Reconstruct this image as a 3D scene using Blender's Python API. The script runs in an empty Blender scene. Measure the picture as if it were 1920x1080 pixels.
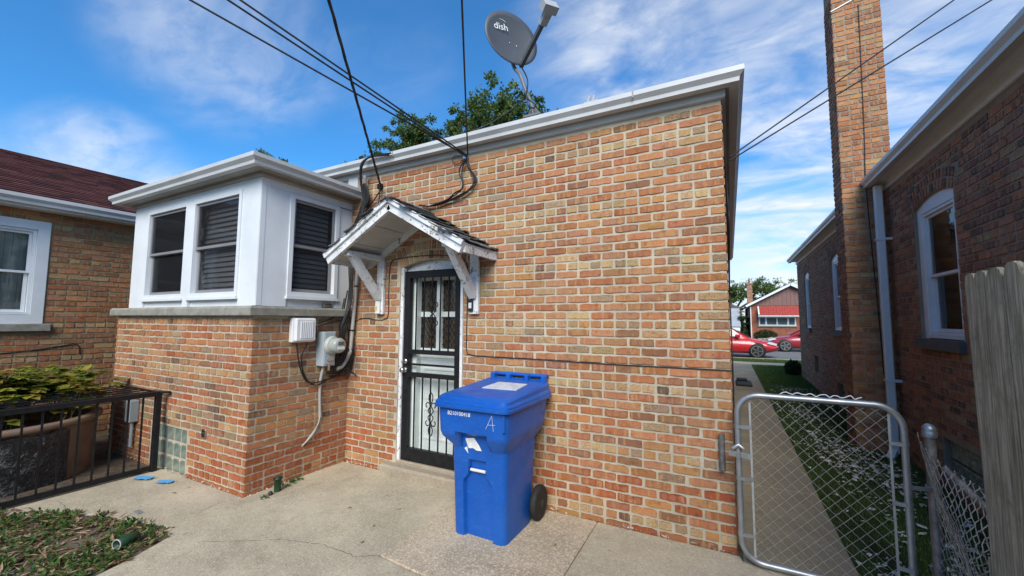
import bpy, bmesh, math, random
from mathutils import Vector, Matrix
random.seed(7)
R = math.radians
scene = bpy.context.scene
COL = scene.collection

# ------------------------------------------------------------------ camera
cam_d = bpy.data.cameras.new('camera'); cam = bpy.data.objects.new('camera', cam_d); COL.objects.link(cam)
scene.camera = cam
F_PX, YAW, PITCH, ROLL = 768.2, R(27.88), R(4.50), R(0.32)
CAM = Vector((0.004, -3.377, 1.568))
cam_d.sensor_width = 36; cam_d.lens = F_PX/1920*36; cam_d.clip_start = .02; cam_d.clip_end = 3000
W_ = Vector((-math.sin(YAW)*math.cos(PITCH), math.cos(YAW)*math.cos(PITCH), math.sin(PITCH)))
r0 = Vector((math.cos(YAW), math.sin(YAW), 0)); u0 = r0.cross(W_)
R_ = r0*math.cos(ROLL)+u0*math.sin(ROLL); U_ = u0*math.cos(ROLL)-r0*math.sin(ROLL)
mm = Matrix((R_, U_, -W_)).transposed().to_4x4(); mm.translation = CAM
cam.matrix_world = mm
# ------------------------------------------------------------------ sun, sky, exposure
SUN = Vector((.27, -.74, .62)).normalized()
sd = bpy.data.lights.new('sun', 'SUN'); so = bpy.data.objects.new('sun', sd); COL.objects.link(so)
sd.energy = 2.0; sd.angle = R(36); sd.color = (1, .91, .78)
so.rotation_euler = SUN.to_track_quat('Z', 'Y').to_euler(); so.location = SUN*60
scene.view_settings.view_transform = 'Standard'; scene.view_settings.look = 'None'
scene.view_settings.exposure = 1.22; scene.view_settings.gamma = 1
wd = bpy.data.worlds.new('World'); scene.world = wd; wd.use_nodes = True
def world():
    nt = wd.node_tree; N = nt.nodes; Lk = nt.links.new
    bg = N['Background']
    sky = N.new('ShaderNodeTexSky'); sky.sky_type = 'NISHITA'; sky.sun_disc = False
    sky.sun_elevation = math.asin(SUN.z); sky.sun_rotation = math.atan2(SUN.x, SUN.y)
    sky.air_density = 1.0; sky.dust_density = .6; sky.ozone_density = 3.0
    tc = N.new('ShaderNodeTexCoord'); sep = N.new('ShaderNodeSeparateXYZ'); Lk(tc.outputs['Generated'], sep.inputs[0])
    ad = N.new('ShaderNodeMath'); ad.operation = 'ADD'; ad.inputs[1].default_value = .22; Lk(sep.outputs[2], ad.inputs[0])
    mx = N.new('ShaderNodeMath'); mx.operation = 'MAXIMUM'; mx.inputs[1].default_value = .05; Lk(ad.outputs[0], mx.inputs[0])
    dv = N.new('ShaderNodeVectorMath'); dv.operation = 'DIVIDE'; cb = N.new('ShaderNodeCombineXYZ')
    for i in range(3): Lk(mx.outputs[0], cb.inputs[i])
    Lk(tc.outputs['Generated'], dv.inputs[0]); Lk(cb.outputs[0], dv.inputs[1])
    def noise(scale, rot, st, off, det, rough, dist=0):
        mp = N.new('ShaderNodeMapping'); mp.inputs['Rotation'].default_value = (0, 0, R(rot)); mp.inputs['Scale'].default_value = (st[0], st[1], 0)
        mp.inputs['Location'].default_value = off
        n = N.new('ShaderNodeTexNoise'); n.inputs['Scale'].default_value = scale; n.inputs['Detail'].default_value = det
        n.inputs['Roughness'].default_value = rough; n.inputs['Distortion'].default_value = dist
        Lk(dv.outputs[0], mp.inputs[0]); Lk(mp.outputs[0], n.inputs['Vector']); return n.outputs['Fac']
    def ramp(f, a, b):
        m = N.new('ShaderNodeMapRange'); m.interpolation_type = 'SMOOTHSTEP'; m.inputs[1].default_value = a; m.inputs[2].default_value = b
        Lk(f, m.inputs[0]); return m.outputs[0]
    def mul(a, b, op='MULTIPLY'):
        m = N.new('ShaderNodeMath'); m.operation = op; m.use_clamp = True
        for i, v in enumerate((a, b)):
            if hasattr(v, 'links'): Lk(v, m.inputs[i])
            else: m.inputs[i].default_value = v
        return m.outputs[0]
    def blob(u, v, rad, k):                       # a patch of cloud cover around one direction of the sky
        d = ray(u, v).normalized(); dp = N.new('ShaderNodeVectorMath'); dp.operation = 'DOT_PRODUCT'; dp.inputs[1].default_value = d; Lk(tc.outputs['Generated'], dp.inputs[0])
        return mul(ramp(dp.outputs['Value'], math.cos(rad), math.cos(rad*.25)), k)
    cover = blob(420, 50, .22, .5)
    for bl in ((1400, 60, .50, .95), (1800, 230, .45, .8), (1230, 180, .26, .4), (200, 335, .14, .75), (720, 120, .18, .12), (-900, 200, .3, .4), (2600, 200, .6, .8), (900, -900, .5, .6)): cover = mul(cover, blob(*bl), 'ADD')
    big = ramp(noise(1.6, 20, (1, 1), (5.3, 1.7, 0), 3, .5), .2, .75)
    wisp = ramp(noise(3.2, -52, (.75, 1.45), (1.1, .4, 0), 7, .55, .9), .22, .84)
    fine = ramp(noise(8, 35, (.9, 1.4), (0, 3, 0), 6, .6, .3), .25, .8)
    c = mul(cover, mul(mul(wisp, mul(fine, .55, 'ADD')), mul(big, .45, 'ADD')))
    c = mul(c, .95)
    # thin veil low down, as haze towards the horizon
    low = N.new('ShaderNodeMapRange'); low.interpolation_type = 'SMOOTHSTEP'; Lk(sep.outputs[2], low.inputs[0])
    low.inputs[1].default_value = .34; low.inputs[2].default_value = .02; low.inputs[3].default_value = 0; low.inputs[4].default_value = .85
    veil = mul(low.outputs[0], mul(ramp(noise(1.7, 10, (1, 1), (2, 6, 0), 6, .6, .3), .25, .65), .35, 'ADD'))
    c = mul(c, veil, 'ADD')
    tint = N.new('ShaderNodeMix'); tint.data_type = 'RGBA'; tint.blend_type = 'MULTIPLY'; tint.inputs[0].default_value = 1
    Lk(sky.outputs[0], tint.inputs[6]); tint.inputs[7].default_value = SKY_TINT
    mix = N.new('ShaderNodeMix'); mix.data_type = 'RGBA'; Lk(c, mix.inputs[0]); Lk(tint.outputs[2], mix.inputs[6])
    mix.inputs[7].default_value = CLOUD
    Lk(mix.outputs[2], bg.inputs['Color']); bg.inputs['Strength'].default_value = .074
SKY_TINT = (.36, .92, 1.28, 1); CLOUD = (5.5, 5.75, 6.1, 1)

# ------------------------------------------------------------------ pixel of the photo -> point on a known plane of the place
def ray(px, py): return W_+R_*((px-960)/F_PX)+U_*((540-py)/F_PX)
world()
def onX(px, py, X): d = ray(px, py); return CAM+d*((X-CAM.x)/d.x)
def onY(px, py, Y): d = ray(px, py); return CAM+d*((Y-CAM.y)/d.y)
def onZ(px, py, Z): d = ray(px, py); return CAM+d*((Z-CAM.z)/d.z)
def project(P):
    d = Vector(P)-CAM; z = d.dot(W_)
    if z < .05: return None
    return 960+F_PX*d.dot(R_)/z, 540-F_PX*d.dot(U_)/z, z

# ------------------------------------------------------------------ mesh helpers
class MB:
    def __init__(s): s.v = []; s.f = []; s.sm = []
    def add(s, vs, fs, smooth=False):
        o = len(s.v); s.v += [Vector(p) for p in vs]; s.f += [tuple(i+o for i in f) for f in fs]; s.sm += [smooth]*len(fs); return s
    def box(s, x0, x1, y0, y1, z0, z1):
        return s.add([(x0,y0,z0),(x1,y0,z0),(x1,y1,z0),(x0,y1,z0),(x0,y0,z1),(x1,y0,z1),(x1,y1,z1),(x0,y1,z1)],
                     [(3,2,1,0),(4,5,6,7),(0,1,5,4),(1,2,6,5),(2,3,7,6),(3,0,4,7)])
    def bbox(s, x0, x1, y0, y1, z0, z1, b=.004):      # box with bevelled edges
        bm = bmesh.new(); bmesh.ops.create_cube(bm, size=1)
        for v in bm.verts: v.co = Vector(((x0+x1)/2+v.co.x*(x1-x0), (y0+y1)/2+v.co.y*(y1-y0), (z0+z1)/2+v.co.z*(z1-z0)))
        bmesh.ops.bevel(bm, geom=bm.edges[:], offset=b, segments=1, affect='EDGES', profile=.5)
        bm.verts.ensure_lookup_table()
        s.add([v.co.copy() for v in bm.verts], [tuple(v.index for v in f.verts) for f in bm.faces]); bm.free(); return s
    def bar(s, a, b, w, h, up=(0,0,1), ext=0):         # rectangular bar from a to b, w across, h along up
        a = Vector(a); b = Vector(b); d = (b-a).normalized(); a = a-d*ext; b = b+d*ext
        x = d.cross(Vector(up))
        if x.length < 1e-4: x = d.cross(Vector((1,0,0)))
        x.normalize(); y = x.cross(d).normalized(); x = x*w/2; y = y*h/2
        return s.add([a-x-y, a+x-y, a+x+y, a-x+y, b-x-y, b+x-y, b+x+y, b-x+y], [(0,1,2,3),(7,6,5,4),(1,0,4,5),(2,1,5,6),(3,2,6,7),(0,3,7,4)])
    def tube(s, pts, r, n=8, cap=True, closed=False):
        pts = [Vector(p) for p in pts]; m = len(pts); rs = r if isinstance(r, (list, tuple)) else [r]*m
        vs = []; prev = None
        for i, p in enumerate(pts):
            if closed: t = (pts[(i+1) % m]-pts[i-1])
            else: t = pts[min(i+1, m-1)]-pts[max(i-1, 0)]
            t = t.normalized() if t.length > 1e-9 else Vector((0,0,1))
            if prev is None:
                x = t.cross(Vector((0,0,1)))
                if x.length < .05: x = t.cross(Vector((1,0,0)))
            else: x = prev-t*prev.dot(t)
            x.normalize(); prev = x; y = t.cross(x)
            vs += [p+(x*math.cos(6.28318*k/n)+y*math.sin(6.28318*k/n))*rs[i] for k in range(n)]
        fs = []
        for i in range(m if closed else m-1):
            j = (i+1) % m
            fs += [(i*n+k, i*n+(k+1) % n, j*n+(k+1) % n, j*n+k) for k in range(n)]
        s.add(vs, fs, True)
        if cap and not closed: s.add(vs[:n], [tuple(range(n))[::-1]]); s.add(vs[-n:], [tuple(range(n))])
        return s
    def prism(s, poly, a, b, ax='y'):                  # polygon extruded along an axis
        def P(p, t): return {'y': (p[0], t, p[1]), 'x': (t, p[0], p[1]), 'z': (p[0], p[1], t)}[ax]
        n = len(poly)
        return s.add([P(p, a) for p in poly]+[P(p, b) for p in poly],
                     [tuple(range(n))[::-1], tuple(range(n, 2*n))]+[(i, (i+1) % n, n+(i+1) % n, n+i) for i in range(n)])
    def lathe(s, prof, c, n=24, axis=(0,0,1), smooth=True):
        ax = Vector(axis).normalized(); x = ax.cross(Vector((1,0,0)));
        if x.length < .1: x = ax.cross(Vector((0,1,0)))
        x.normalize(); y = ax.cross(x); c = Vector(c)
        vs = [c+ax*h+(x*math.cos(6.28318*k/n)+y*math.sin(6.28318*k/n))*r for r, h in prof for k in range(n)]
        fs = [(i*n+k, i*n+(k+1) % n, (i+1)*n+(k+1) % n, (i+1)*n+k) for i in range(len(prof)-1) for k in range(n)]
        s.add(vs, fs, smooth); s.add(vs[:n], [tuple(range(n))[::-1]]); s.add(vs[-n:], [tuple(range(n))]); return s
    def mesh(s, name, off=(0,0,0)):
        o = Vector(off); me = bpy.data.meshes.new(name); me.from_pydata([tuple(v-o) for v in s.v], [], s.f)
        me.polygons.foreach_set('use_smooth', s.sm); me.update()
        bm = bmesh.new(); bm.from_mesh(me); bmesh.ops.recalc_face_normals(bm, faces=bm.faces); bm.to_mesh(me); bm.free()
        return me
BASE = {}
def tag(o, label=None, cat=None, group=None, kind=None):
    if label: o['label'] = label
    if cat: o['category'] = cat
    if group: o['group'] = group
    if kind: o['kind'] = kind
    return o
def thing(name, label, cat, base=(0,0,0), group=None):
    o = bpy.data.objects.new(name, None); o.empty_display_size = .1; COL.objects.link(o); o.location = base
    BASE[o.name] = Vector(base); return tag(o, label, cat, group)
def put(name, me, mat, parent=None, loc=None, label=None, kind=None):
    if mat and not me.materials: me.materials.append(mat)
    o = bpy.data.objects.new(name, me); COL.objects.link(o)
    if parent: o.parent = parent; BASE[o.name] = BASE.get(parent.name, Vector())
    if loc is not None: o.location = loc
    if label: o['label'] = label
    if kind: o['kind'] = kind
    return o
def part(name, mb, mat, parent=None, label=None, kind=None):   # mb in world coordinates
    off = BASE.get(parent.name, Vector()) if parent else Vector()
    return put(name, mb.mesh(name, off), mat, parent, label=label, kind=kind)
def solo(name, mb, mat, label, cat, base, group=None):          # a thing that is one mesh
    o = put(name, mb.mesh(name, base), mat, None, base); BASE[o.name] = Vector(base)
    return tag(o, label, cat, group)
def struct(name, mb, mat, kind='structure'):
    o = put(name, mb.mesh(name), mat); BASE[o.name] = Vector(); return tag(o, kind=kind)
def smooth_pts(pts, n=6):                                       # Catmull-Rom through the points
    P = [Vector(p) for p in pts]; P = [P[0]*2-P[1]]+P+[P[-1]*2-P[-2]]; out = []
    for i in range(1, len(P)-2):
        a, b, c, d = P[i-1:i+3]
        for k in range(n):
            t = k/n; out.append(.5*((2*b)+(c-a)*t+(2*a-5*b+4*c-d)*t*t+(3*b-a-3*c+d)*t**3))
    return out+[P[-2]]

# ------------------------------------------------------------------ materials
def base_mat(name):
    m = bpy.data.materials.new(name); m.use_nodes = True; return m, m.node_tree.nodes, m.node_tree.links.new, m.node_tree.nodes['Principled BSDF']
class NG:                                                       # small node helper
    def __init__(s, name): s.m, s.N, s.L, s.b = base_mat(name); s.tc = s.N.new('ShaderNodeTexCoord')
    def set(s, inp, v):
        if hasattr(v, 'links'): s.L(v, inp)
        else: inp.default_value = v
    def coord(s, kind='Object', scale=(1,1,1), rot=(0,0,0)):
        mp = s.N.new('ShaderNodeMapping'); mp.inputs['Scale'].default_value = scale; mp.inputs['Rotation'].default_value = rot
        s.L(s.tc.outputs[kind], mp.inputs[0]); return mp.outputs[0]
    def noise(s, vec, scale, det=4, rough=.55, dist=0, out='Fac'):
        n = s.N.new('ShaderNodeTexNoise'); n.inputs['Scale'].default_value = scale; n.inputs['Detail'].default_value = det
        n.inputs['Roughness'].default_value = rough; n.inputs['Distortion'].default_value = dist
        if vec is not None: s.L(vec, n.inputs['Vector'])
        return n.outputs[out]
    def vor(s, vec, scale, feat='F1', out='Distance'):
        n = s.N.new('ShaderNodeTexVoronoi'); n.feature = feat; n.inputs['Scale'].default_value = scale; s.L(vec, n.inputs['Vector']); return n.outputs[out]
    def rng(s, f, a, b, c=0, d=1):
        m = s.N.new('ShaderNodeMapRange'); m.interpolation_type = 'SMOOTHSTEP'
        for i, v in enumerate((f, a, b, c, d)): s.set(m.inputs[i], v)
        return m.outputs[0]
    def math(s, op, a, b=0):
        m = s.N.new('ShaderNodeMath'); m.operation = op; s.set(m.inputs[0], a); s.set(m.inputs[1], b); return m.outputs[0]
    def mix(s, f, a, b, bt='MIX'):
        m = s.N.new('ShaderNodeMix'); m.data_type = 'RGBA'; m.blend_type = bt; s.set(m.inputs[0], f)
        for i, v in ((6, a), (7, b)): s.set(m.inputs[i], (*v, 1) if isinstance(v, tuple) and len(v) == 3 else v)
        return m.outputs[2]
    def bump(s, h, strength=.3, dist=.01):
        b = s.N.new('ShaderNodeBump'); b.inputs['Strength'].default_value = strength; b.inputs['Distance'].default_value = dist
        s.L(h, b.inputs['Height']); s.L(b.outputs[0], s.b.inputs['Normal'])
    def fin(s, col, rough=.6, metal=0, spec=None):
        s.set(s.b.inputs['Base Color'], (*col, 1) if isinstance(col, tuple) and len(col) == 3 else col)
        s.set(s.b.inputs['Roughness'], rough); s.b.inputs['Metallic'].default_value = metal
        if spec is not None: s.b.inputs['Specular IOR Level'].default_value = spec
        return s.m
def sc(c, k): return tuple(min(1, x*k) for x in c)
def M(name, col, rough=.6, var=.2, scale=6, bump=.15, bscale=60, metal=0, dirt=0, dirtcol=(.1,.085,.07), bdist=.004, spec=None):
    g = NG(name); v = g.coord(); n = g.noise(v, scale, 5, .6)
    c = g.mix(g.rng(n, .3, .7), sc(col, 1-var), sc(col, 1+var))
    if dirt:
        d = g.noise(v, scale*.35, 7, .65, .5); c = g.mix(g.rng(d, .5, .8, 0, dirt), c, dirtcol)
    if bump: g.bump(g.noise(v, bscale, 4, .6), bump, bdist)
    return g.fin(c, rough, metal, spec)
def brick_mat(name, sat=1.0):
    g = NG(name)
    at = g.N.new('ShaderNodeAttribute'); at.attribute_name = 'bl'; ac = g.N.new('ShaderNodeAttribute'); ac.attribute_name = 'bcol'
    oi = g.N.new('ShaderNodeObjectInfo'); col = g.mix(1, ac.outputs['Color'], oi.outputs['Color'], 'ADD')
    wn = g.N.new('ShaderNodeTexWhiteNoise'); wn.noise_dimensions = '3D'
    vm = g.N.new('ShaderNodeVectorMath'); vm.operation = 'SCALE'; vm.inputs['Scale'].default_value = 913.7; g.L(col, vm.inputs[0]); g.L(vm.outputs[0], wn.inputs[0])
    off = g.N.new('ShaderNodeVectorMath'); off.operation = 'SCALE'; off.inputs['Scale'].default_value = 40; g.L(wn.outputs['Color'], off.inputs[0])
    ps = g.N.new('ShaderNodeVectorMath'); ps.operation = 'ADD'; g.L(at.outputs['Vector'], ps.inputs[0]); g.L(off.outputs[0], ps.inputs[1]); p = ps.outputs[0]
    st = g.N.new('ShaderNodeMapping'); st.inputs['Scale'].default_value = (34, 4, 5); g.L(p, st.inputs[0])
    band = g.rng(g.noise(st.outputs[0], 1, 1.5, .4, .3), .56, .64)
    band_col = g.mix(.55, col, (.50, .28, .13)); c = g.mix(g.math('MULTIPLY', band, .9), col, band_col)  # paler kiln bands in the brick's own colour
    # kiln marks: pale rounds where bricks touched, on some bricks only
    sx = g.N.new('ShaderNodeSeparateXYZ'); g.L(at.outputs['Vector'], sx.inputs[0]); wob = g.math('MULTIPLY', g.math('SUBTRACT', g.noise(p, 30, 2), .5), .022)
    fx = g.math('MULTIPLY', g.math('SUBTRACT', g.math('FRACT', g.math('ADD', g.math('MULTIPLY', g.math('ADD', sx.outputs[0], wob), 17.5), .5)), .5), .057)
    rr = g.math('SQRT', g.math('ADD', g.math('MULTIPLY', fx, fx), g.math('MULTIPLY', g.math('ADD', sx.outputs[2], wob), g.math('ADD', sx.outputs[2], wob))))
    wsep = g.N.new('ShaderNodeSeparateColor'); g.L(wn.outputs['Color'], wsep.inputs[0]); some = g.math('GREATER_THAN', wsep.outputs[1], .5)
    disk = g.math('MULTIPLY', g.rng(rr, .021, .0175), some); ring = g.math('MULTIPLY', g.math('MULTIPLY', g.rng(rr, .0235, .021), g.rng(rr, .0165, .019)), some)
    c = g.mix(g.math('MULTIPLY', disk, .38), c, (.40, .21, .14)); c = g.mix(g.math('MULTIPLY', ring, .5), c, g.mix(1, c, (1.35, 1.3, 1.2), 'MULTIPLY'))
    csep = g.N.new('ShaderNodeSeparateColor'); g.L(col, csep.inputs[0]); buffy = g.rng(g.math('DIVIDE', csep.outputs[2], csep.outputs[0]), .29, .34)
    pit = g.math('MULTIPLY', g.rng(g.noise(p, 150, 2, .6), .56, .62), buffy); c = g.mix(g.math('MULTIPLY', pit, .75), c, (.055, .042, .032))
    edge = g.rng(g.math('ADD', g.math('ABSOLUTE', sx.outputs[2]), g.math('MULTIPLY', wob, .4)), .0215, .0275, 0, .6); c = g.mix(edge, c, g.mix(1, c, (.52, .46, .42), 'MULTIPLY'))
    dk = g.rng(g.noise(p, 22, 3, .6), .52, .72); c = g.mix(g.math('MULTIPLY', dk, .55), c, g.mix(1, c, (.5, .42, .40), 'MULTIPLY'))
    sp = g.noise(p, 420, 3, .7); c = g.mix(g.rng(sp, .58, .72, 0, .55), c, g.mix(1, c, (1.5, 1.55, 1.5), 'MULTIPLY'))
    c = g.mix(g.rng(g.noise(p, 330, 2, .6), .62, .7, 0, .7), c, g.mix(1, c, (.35, .3, .28), 'MULTIPLY'))
    geo = g.N.new('ShaderNodeNewGeometry'); gp = geo.outputs['Position']; stain = g.noise(gp, 1.1, 6, .65, .5)
    c = g.mix(g.rng(stain, .48, .76, 0, .5), c, g.mix(1, c, (.58, .55, .52), 'MULTIPLY')); c = g.mix(g.rng(g.noise(gp, 2.3, 5, .6), .56, .8, 0, .22), c, (.50, .42, .32))
    g.bump(g.math('ADD', g.noise(p, 300, 4, .7), g.math('MULTIPLY', g.noise(p, 60, 3, .6), 1.5)), .55, .004)
    return g.fin(c, .88, 0, .25)
BRICK = brick_mat('fired_clay_brick')
def mortar_mat(name, col):
    g = NG(name); v = g.coord(); c = g.mix(g.rng(g.noise(v, 3, 6, .65), .3, .7), sc(col, .82), sc(col, 1.12))
    c = g.mix(g.rng(g.noise(v, 1.3, 7, .7, .4), .52, .8, 0, .45), c, sc(col, .5)); c = g.mix(g.rng(g.noise(v, 260, 2, .5), .6, .75, 0, .4), c, sc(col, .55))
    g.bump(g.math('ADD', g.noise(v, 240, 4, .7), g.noise(v, 40, 3, .6)), .6, .004); return g.fin(c, .95, 0, .2)
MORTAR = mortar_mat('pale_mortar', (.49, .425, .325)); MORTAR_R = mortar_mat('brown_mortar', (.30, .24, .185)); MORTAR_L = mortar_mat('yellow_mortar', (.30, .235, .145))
PAL = dict(red=(.365,.142,.062), salmon=(.405,.19,.092), brown=(.275,.13,.07), orange=(.44,.21,.085), tan=(.405,.26,.13), dark=(.15,.095,.065), buff=(.485,.34,.175), grey=(.32,.225,.135), brick=(.345,.10,.04))
def weights(kind, z, header):
    if kind == 'main':
        if z < .33 and not header: return dict(brick=5, red=4, orange=1.2, brown=1.5)
        if header: return dict(buff=4, tan=3, orange=2, grey=1.2, dark=.25, salmon=.8, brown=.4)
        if z < 1.2: return dict(red=3.5, salmon=3.5, brown=3, orange=.8, tan=.6, grey=.7, buff=.15)
        return dict(salmon=5.5, red=3.5, tan=.8, orange=.6, brown=1.3, grey=.7, buff=.2)
    if kind == 'bay':
        if z < .33: return dict(brick=6, red=3, orange=1)
        return dict(brown=4, red=3.5, salmon=2.6, orange=.7, grey=.9, tan=.6, dark=.5, brick=1.2) if not header else dict(tan=3, brown=2, buff=2, orange=2, salmon=1, dark=.6)
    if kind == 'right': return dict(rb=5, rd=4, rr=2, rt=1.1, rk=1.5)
    if kind == 'chimney': return dict(orange=2, tan=.9, red=2.6, salmon=2.2, brown=2.2, buff=.3)
    return dict(red=3, brown=4.5, salmon=2, tan=.9, orange=.3, buff=.3) if not header else dict(buff=1.5, tan=3, brown=2, salmon=1.5)
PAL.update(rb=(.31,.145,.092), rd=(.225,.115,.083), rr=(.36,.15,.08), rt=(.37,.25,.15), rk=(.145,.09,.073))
def colour(kind, z, header):
    w = weights(kind, z, header); c = PAL[random.choices(list(w), list(w.values()))[0]]; k = random.uniform(.90, 1.10)
    return tuple(min(.62, x*k*random.uniform(.93, 1.07)) for x in c)
def brick_shape(ln, h, rnd):
    n = 6; pts = []
    def j(a): return rnd.uniform(-a, a)
    xs = [-.5, -.3, -.1, .1, .3, .5]
    for x in xs: pts.append((x*ln+j(.002), -h/2+j(.0032)))
    pts.append((ln/2+j(.002), j(.01)))
    for x in xs[::-1]: pts.append((x*ln+j(.002), h/2+j(.0032)))
    pts.append((-ln/2+j(.002), j(.01)))
    for i in (0, 5, 7, 12): pts[i] = (pts[i][0]*(1-rnd.uniform(.0, .02)), pts[i][1]*(1-rnd.uniform(.0, .10)))
    f = [(x-math.copysign(.0025, x), -.006+j(.0012), z-math.copysign(.0025, z)) for x, z in pts]
    b = [(x, .012, z) for x, z in pts]; m = len(pts)
    return f+b, [tuple(range(m))]+[(i, m+i, m+(i+1) % m, (i+1) % m) for i in range(m)]
BH, COURSE, MOD = .0565, .0715, .2067
STRETCH, HEAD = .1925, .0895
rb = random.Random(3)
def variant(ln):
    v, f = brick_shape(ln, BH, rb); me = bpy.data.meshes.new('brick'); me.from_pydata(v, [], f)
    a = me.attributes.new('bl', 'FLOAT_VECTOR', 'POINT'); a.data.foreach_set('vector', [c for p in v for c in p]); me.materials.append(BRICK); return me
VS = [variant(STRETCH) for _ in range(10)]; VH = [variant(HEAD) for _ in range(8)]
def zc(k): return .037+(45-k)*COURSE
def rows(u0, u1, z0, z1, gaps, phase=0., c0=None, c1=None, headers=lambda k: k % 7 == 3):
    """bricks of a wall in seven-course bond: yields (u centre, z centre, length, header)"""
    out = []
    for k in range(-40, 60):
        z = zc(k)
        if z-BH/2 < z0-.002 or z+BH/2 > z1+.004: continue
        segs = [(u0, u1)]
        for ga in gaps:
            iv = ga(z)
            if iv:
                ns = []
                for a, b in segs:
                    if iv[1] <= a or iv[0] >= b: ns.append((a, b)); continue
                    if iv[0]-a > .03: ns.append((a, iv[0]))
                    if b-iv[1] > .03: ns.append((iv[1], b))
                segs = ns
        hd = headers(k); mod = MOD/2 if hd else MOD
        for a, b in segs:
            u = u1+phase+.004-(0 if (k % 2 or hd) else MOD/2)+mod*2
            while u > a:
                jt = random.uniform(-.006, .006); l0 = max(u-mod+jt, a); l1 = min(u-.0145+jt*.5, b)
                if b-l1 < .03 and l1 < b-.001 and b-l1 > 0: l1 = b
                if l0-a < .04 and l0 > a: l0 = a
                if l1-l0 > .035: out.append(((l0+l1)/2, z, l1-l0, hd))
                u -= mod
    return out
def arch_gap(ua, ub, zs, za, z0, ring):
    """opening with a segmental arch: returns the gap function, the arc and ring bricks"""
    w = (ub-ua)/2; s = za-zs; rad = (w*w+s*s)/(2*s); uc = (ua+ub)/2; zc_ = za-rad
    def gap(z):
        if z < z0: return None
        if z < zs: return (ua-.004, ub+.004)
        h = rad+ring+.008
        if z-zc_ >= h: return None
        t = math.sqrt(h*h-(z-zc_)**2); ang = math.atan2(w+.02, zs-zc_)
        lim = (z-zc_)*math.tan(ang)
        return (uc-min(t, lim), uc+min(t, lim))
    return gap, uc, zc_, rad, math.atan2(w, zs-zc_)
def holes(mb, u0, u1, z0, z1, rects, box):
    us = sorted({u0, u1, *[r[0] for r in rects], *[r[1] for r in rects]}); us = [u for u in us if u0 <= u <= u1]
    for a, b in zip(us[:-1], us[1:]):
        rs = sorted((r[2], r[3]) for r in rects if r[0] <= a+1e-6 and r[1] >= b-1e-6); z = z0
        for lo, hi in rs:
            if lo > z: box(a, b, z, lo)
            z = hi
        if z < z1: box(a, b, z, z1)
class Bricks:
    """all bricks of one house; the 300 that show largest become parts of their own, the rest one part"""
    def __init__(s, house, hide=()): s.h = house; s.l = []; s.hide = hide
    def wall(s, lst, origin, rotz, kind, wall):
        o = Vector(origin); rm = Matrix.Rotation(rotz, 3, 'Z')
        for e in lst:
            u, z, ln, hd = e[:4]; ang = e[4] if len(e) > 4 else 0
            s.l.append((o+rm @ Vector((u, random.uniform(-.002, .0015), z)), rotz, ang, ln, hd, colour(kind, z, hd), wall, rm @ Vector((0, -1, 0))))
    def done(s, n=300):
        sco = []
        for i, b in enumerate(s.l):
            q = project(b[0]); v = 0
            if q and 0 < q[0] < 1920 and 0 < q[1] < 1080 and (CAM-b[0]).dot(b[7]) > 0 and not any(h[0] < q[0] < h[1] and h[2] < q[1] < h[3] for h in s.hide):
                v = b[3]*BH*(F_PX/q[2])**2*(CAM-b[0]).normalized().dot(b[7])
            sco.append((v, i))
        top = {i for v, i in sorted(sco, reverse=True)[:n] if v > 0}
        V = []; Fc = []; BL = []; BC = []
        for i, (p, rz, ang, ln, hd, c, wall, nn) in enumerate(s.l):
            short = ln < .14
            if i in top:
                me = random.choice(VH if short else VS); o = bpy.data.objects.new('brick', me); COL.objects.link(o); o.parent = wall
                o.location = p-BASE[wall.name]; o.rotation_euler = (Matrix.Rotation(rz, 3, 'Z') @ Matrix.Rotation(ang, 3, 'Y')).to_euler()
                o.scale = (ln/(HEAD if short else STRETCH), 1, 1); o.color = (*c, 1)
            else:
                v, f = brick_shape(ln, BH, rb); m = Matrix.Rotation(rz, 3, 'Z') @ Matrix.Rotation(ang, 3, 'Y'); k = len(V)
                V += [tuple(p+m @ Vector(q)-BASE[s.h.name]) for q in v]; Fc += [tuple(x+k for x in ff) for ff in f]; BL += v; BC += [(*c, 1)]*len(v)
        me = bpy.data.meshes.new('brick_courses'); me.from_pydata(V, [], Fc)
        a = me.attributes.new('bl', 'FLOAT_VECTOR', 'POINT'); a.data.foreach_set('vector', [x for p in BL for x in p])
        a = me.attributes.new('bcol', 'FLOAT_COLOR', 'POINT'); a.data.foreach_set('color', [x for p in BC for x in p])
        o = put('brick_courses', me, BRICK, s.h, kind='stuff'); o.color = (0, 0, 0, 1)
def ring_bricks(uc, zc_, rad, half, step=.0715, n=2):
    out = []
    for r in range(n):
        rr = rad+.05+r*.104; cnt = max(3, round(2*half*rr/step))
        for i in range(cnt):
            t = -half+(i+.5)*2*half/cnt; out.append((uc+rr*math.sin(t), zc_+rr*math.cos(t), .094, True, t-math.pi/2))
    return out
def sweep(mb, prof, path):
    """profile (outward offset, z) swept along a path with mitred corners; outward is left of travel"""
    n = len(prof); vs = []; P = [Vector((*p, 0)) for p in path]
    nrm = [Vector((-(b-a).y, (b-a).x, 0)).normalized() for a, b in zip(P[:-1], P[1:])]
    for i, p in enumerate(P):
        a = nrm[max(i-1, 0)]; b = nrm[min(i, len(nrm)-1)]; m = (a+b); m = m/m.dot(a) if i not in (0, len(P)-1) else a if i else b
        vs += [p+m*o+Vector((0, 0, z)) for o, z in prof]
    fs = [(i*n+k, i*n+(k+1) % n, (i+1)*n+(k+1) % n, (i+1)*n+k) for i in range(len(P)-1) for k in range(n)]
    mb.add(vs, fs+[tuple(range(n))[::-1], tuple(range((len(P)-1)*n, len(P)*n))]); return mb
GUT = [(0,0),(.066,0),(.07,.03),(.1,.062),(.1,.1),(.092,.1),(.092,.078),(.01,.07),(0,.1)]
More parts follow.
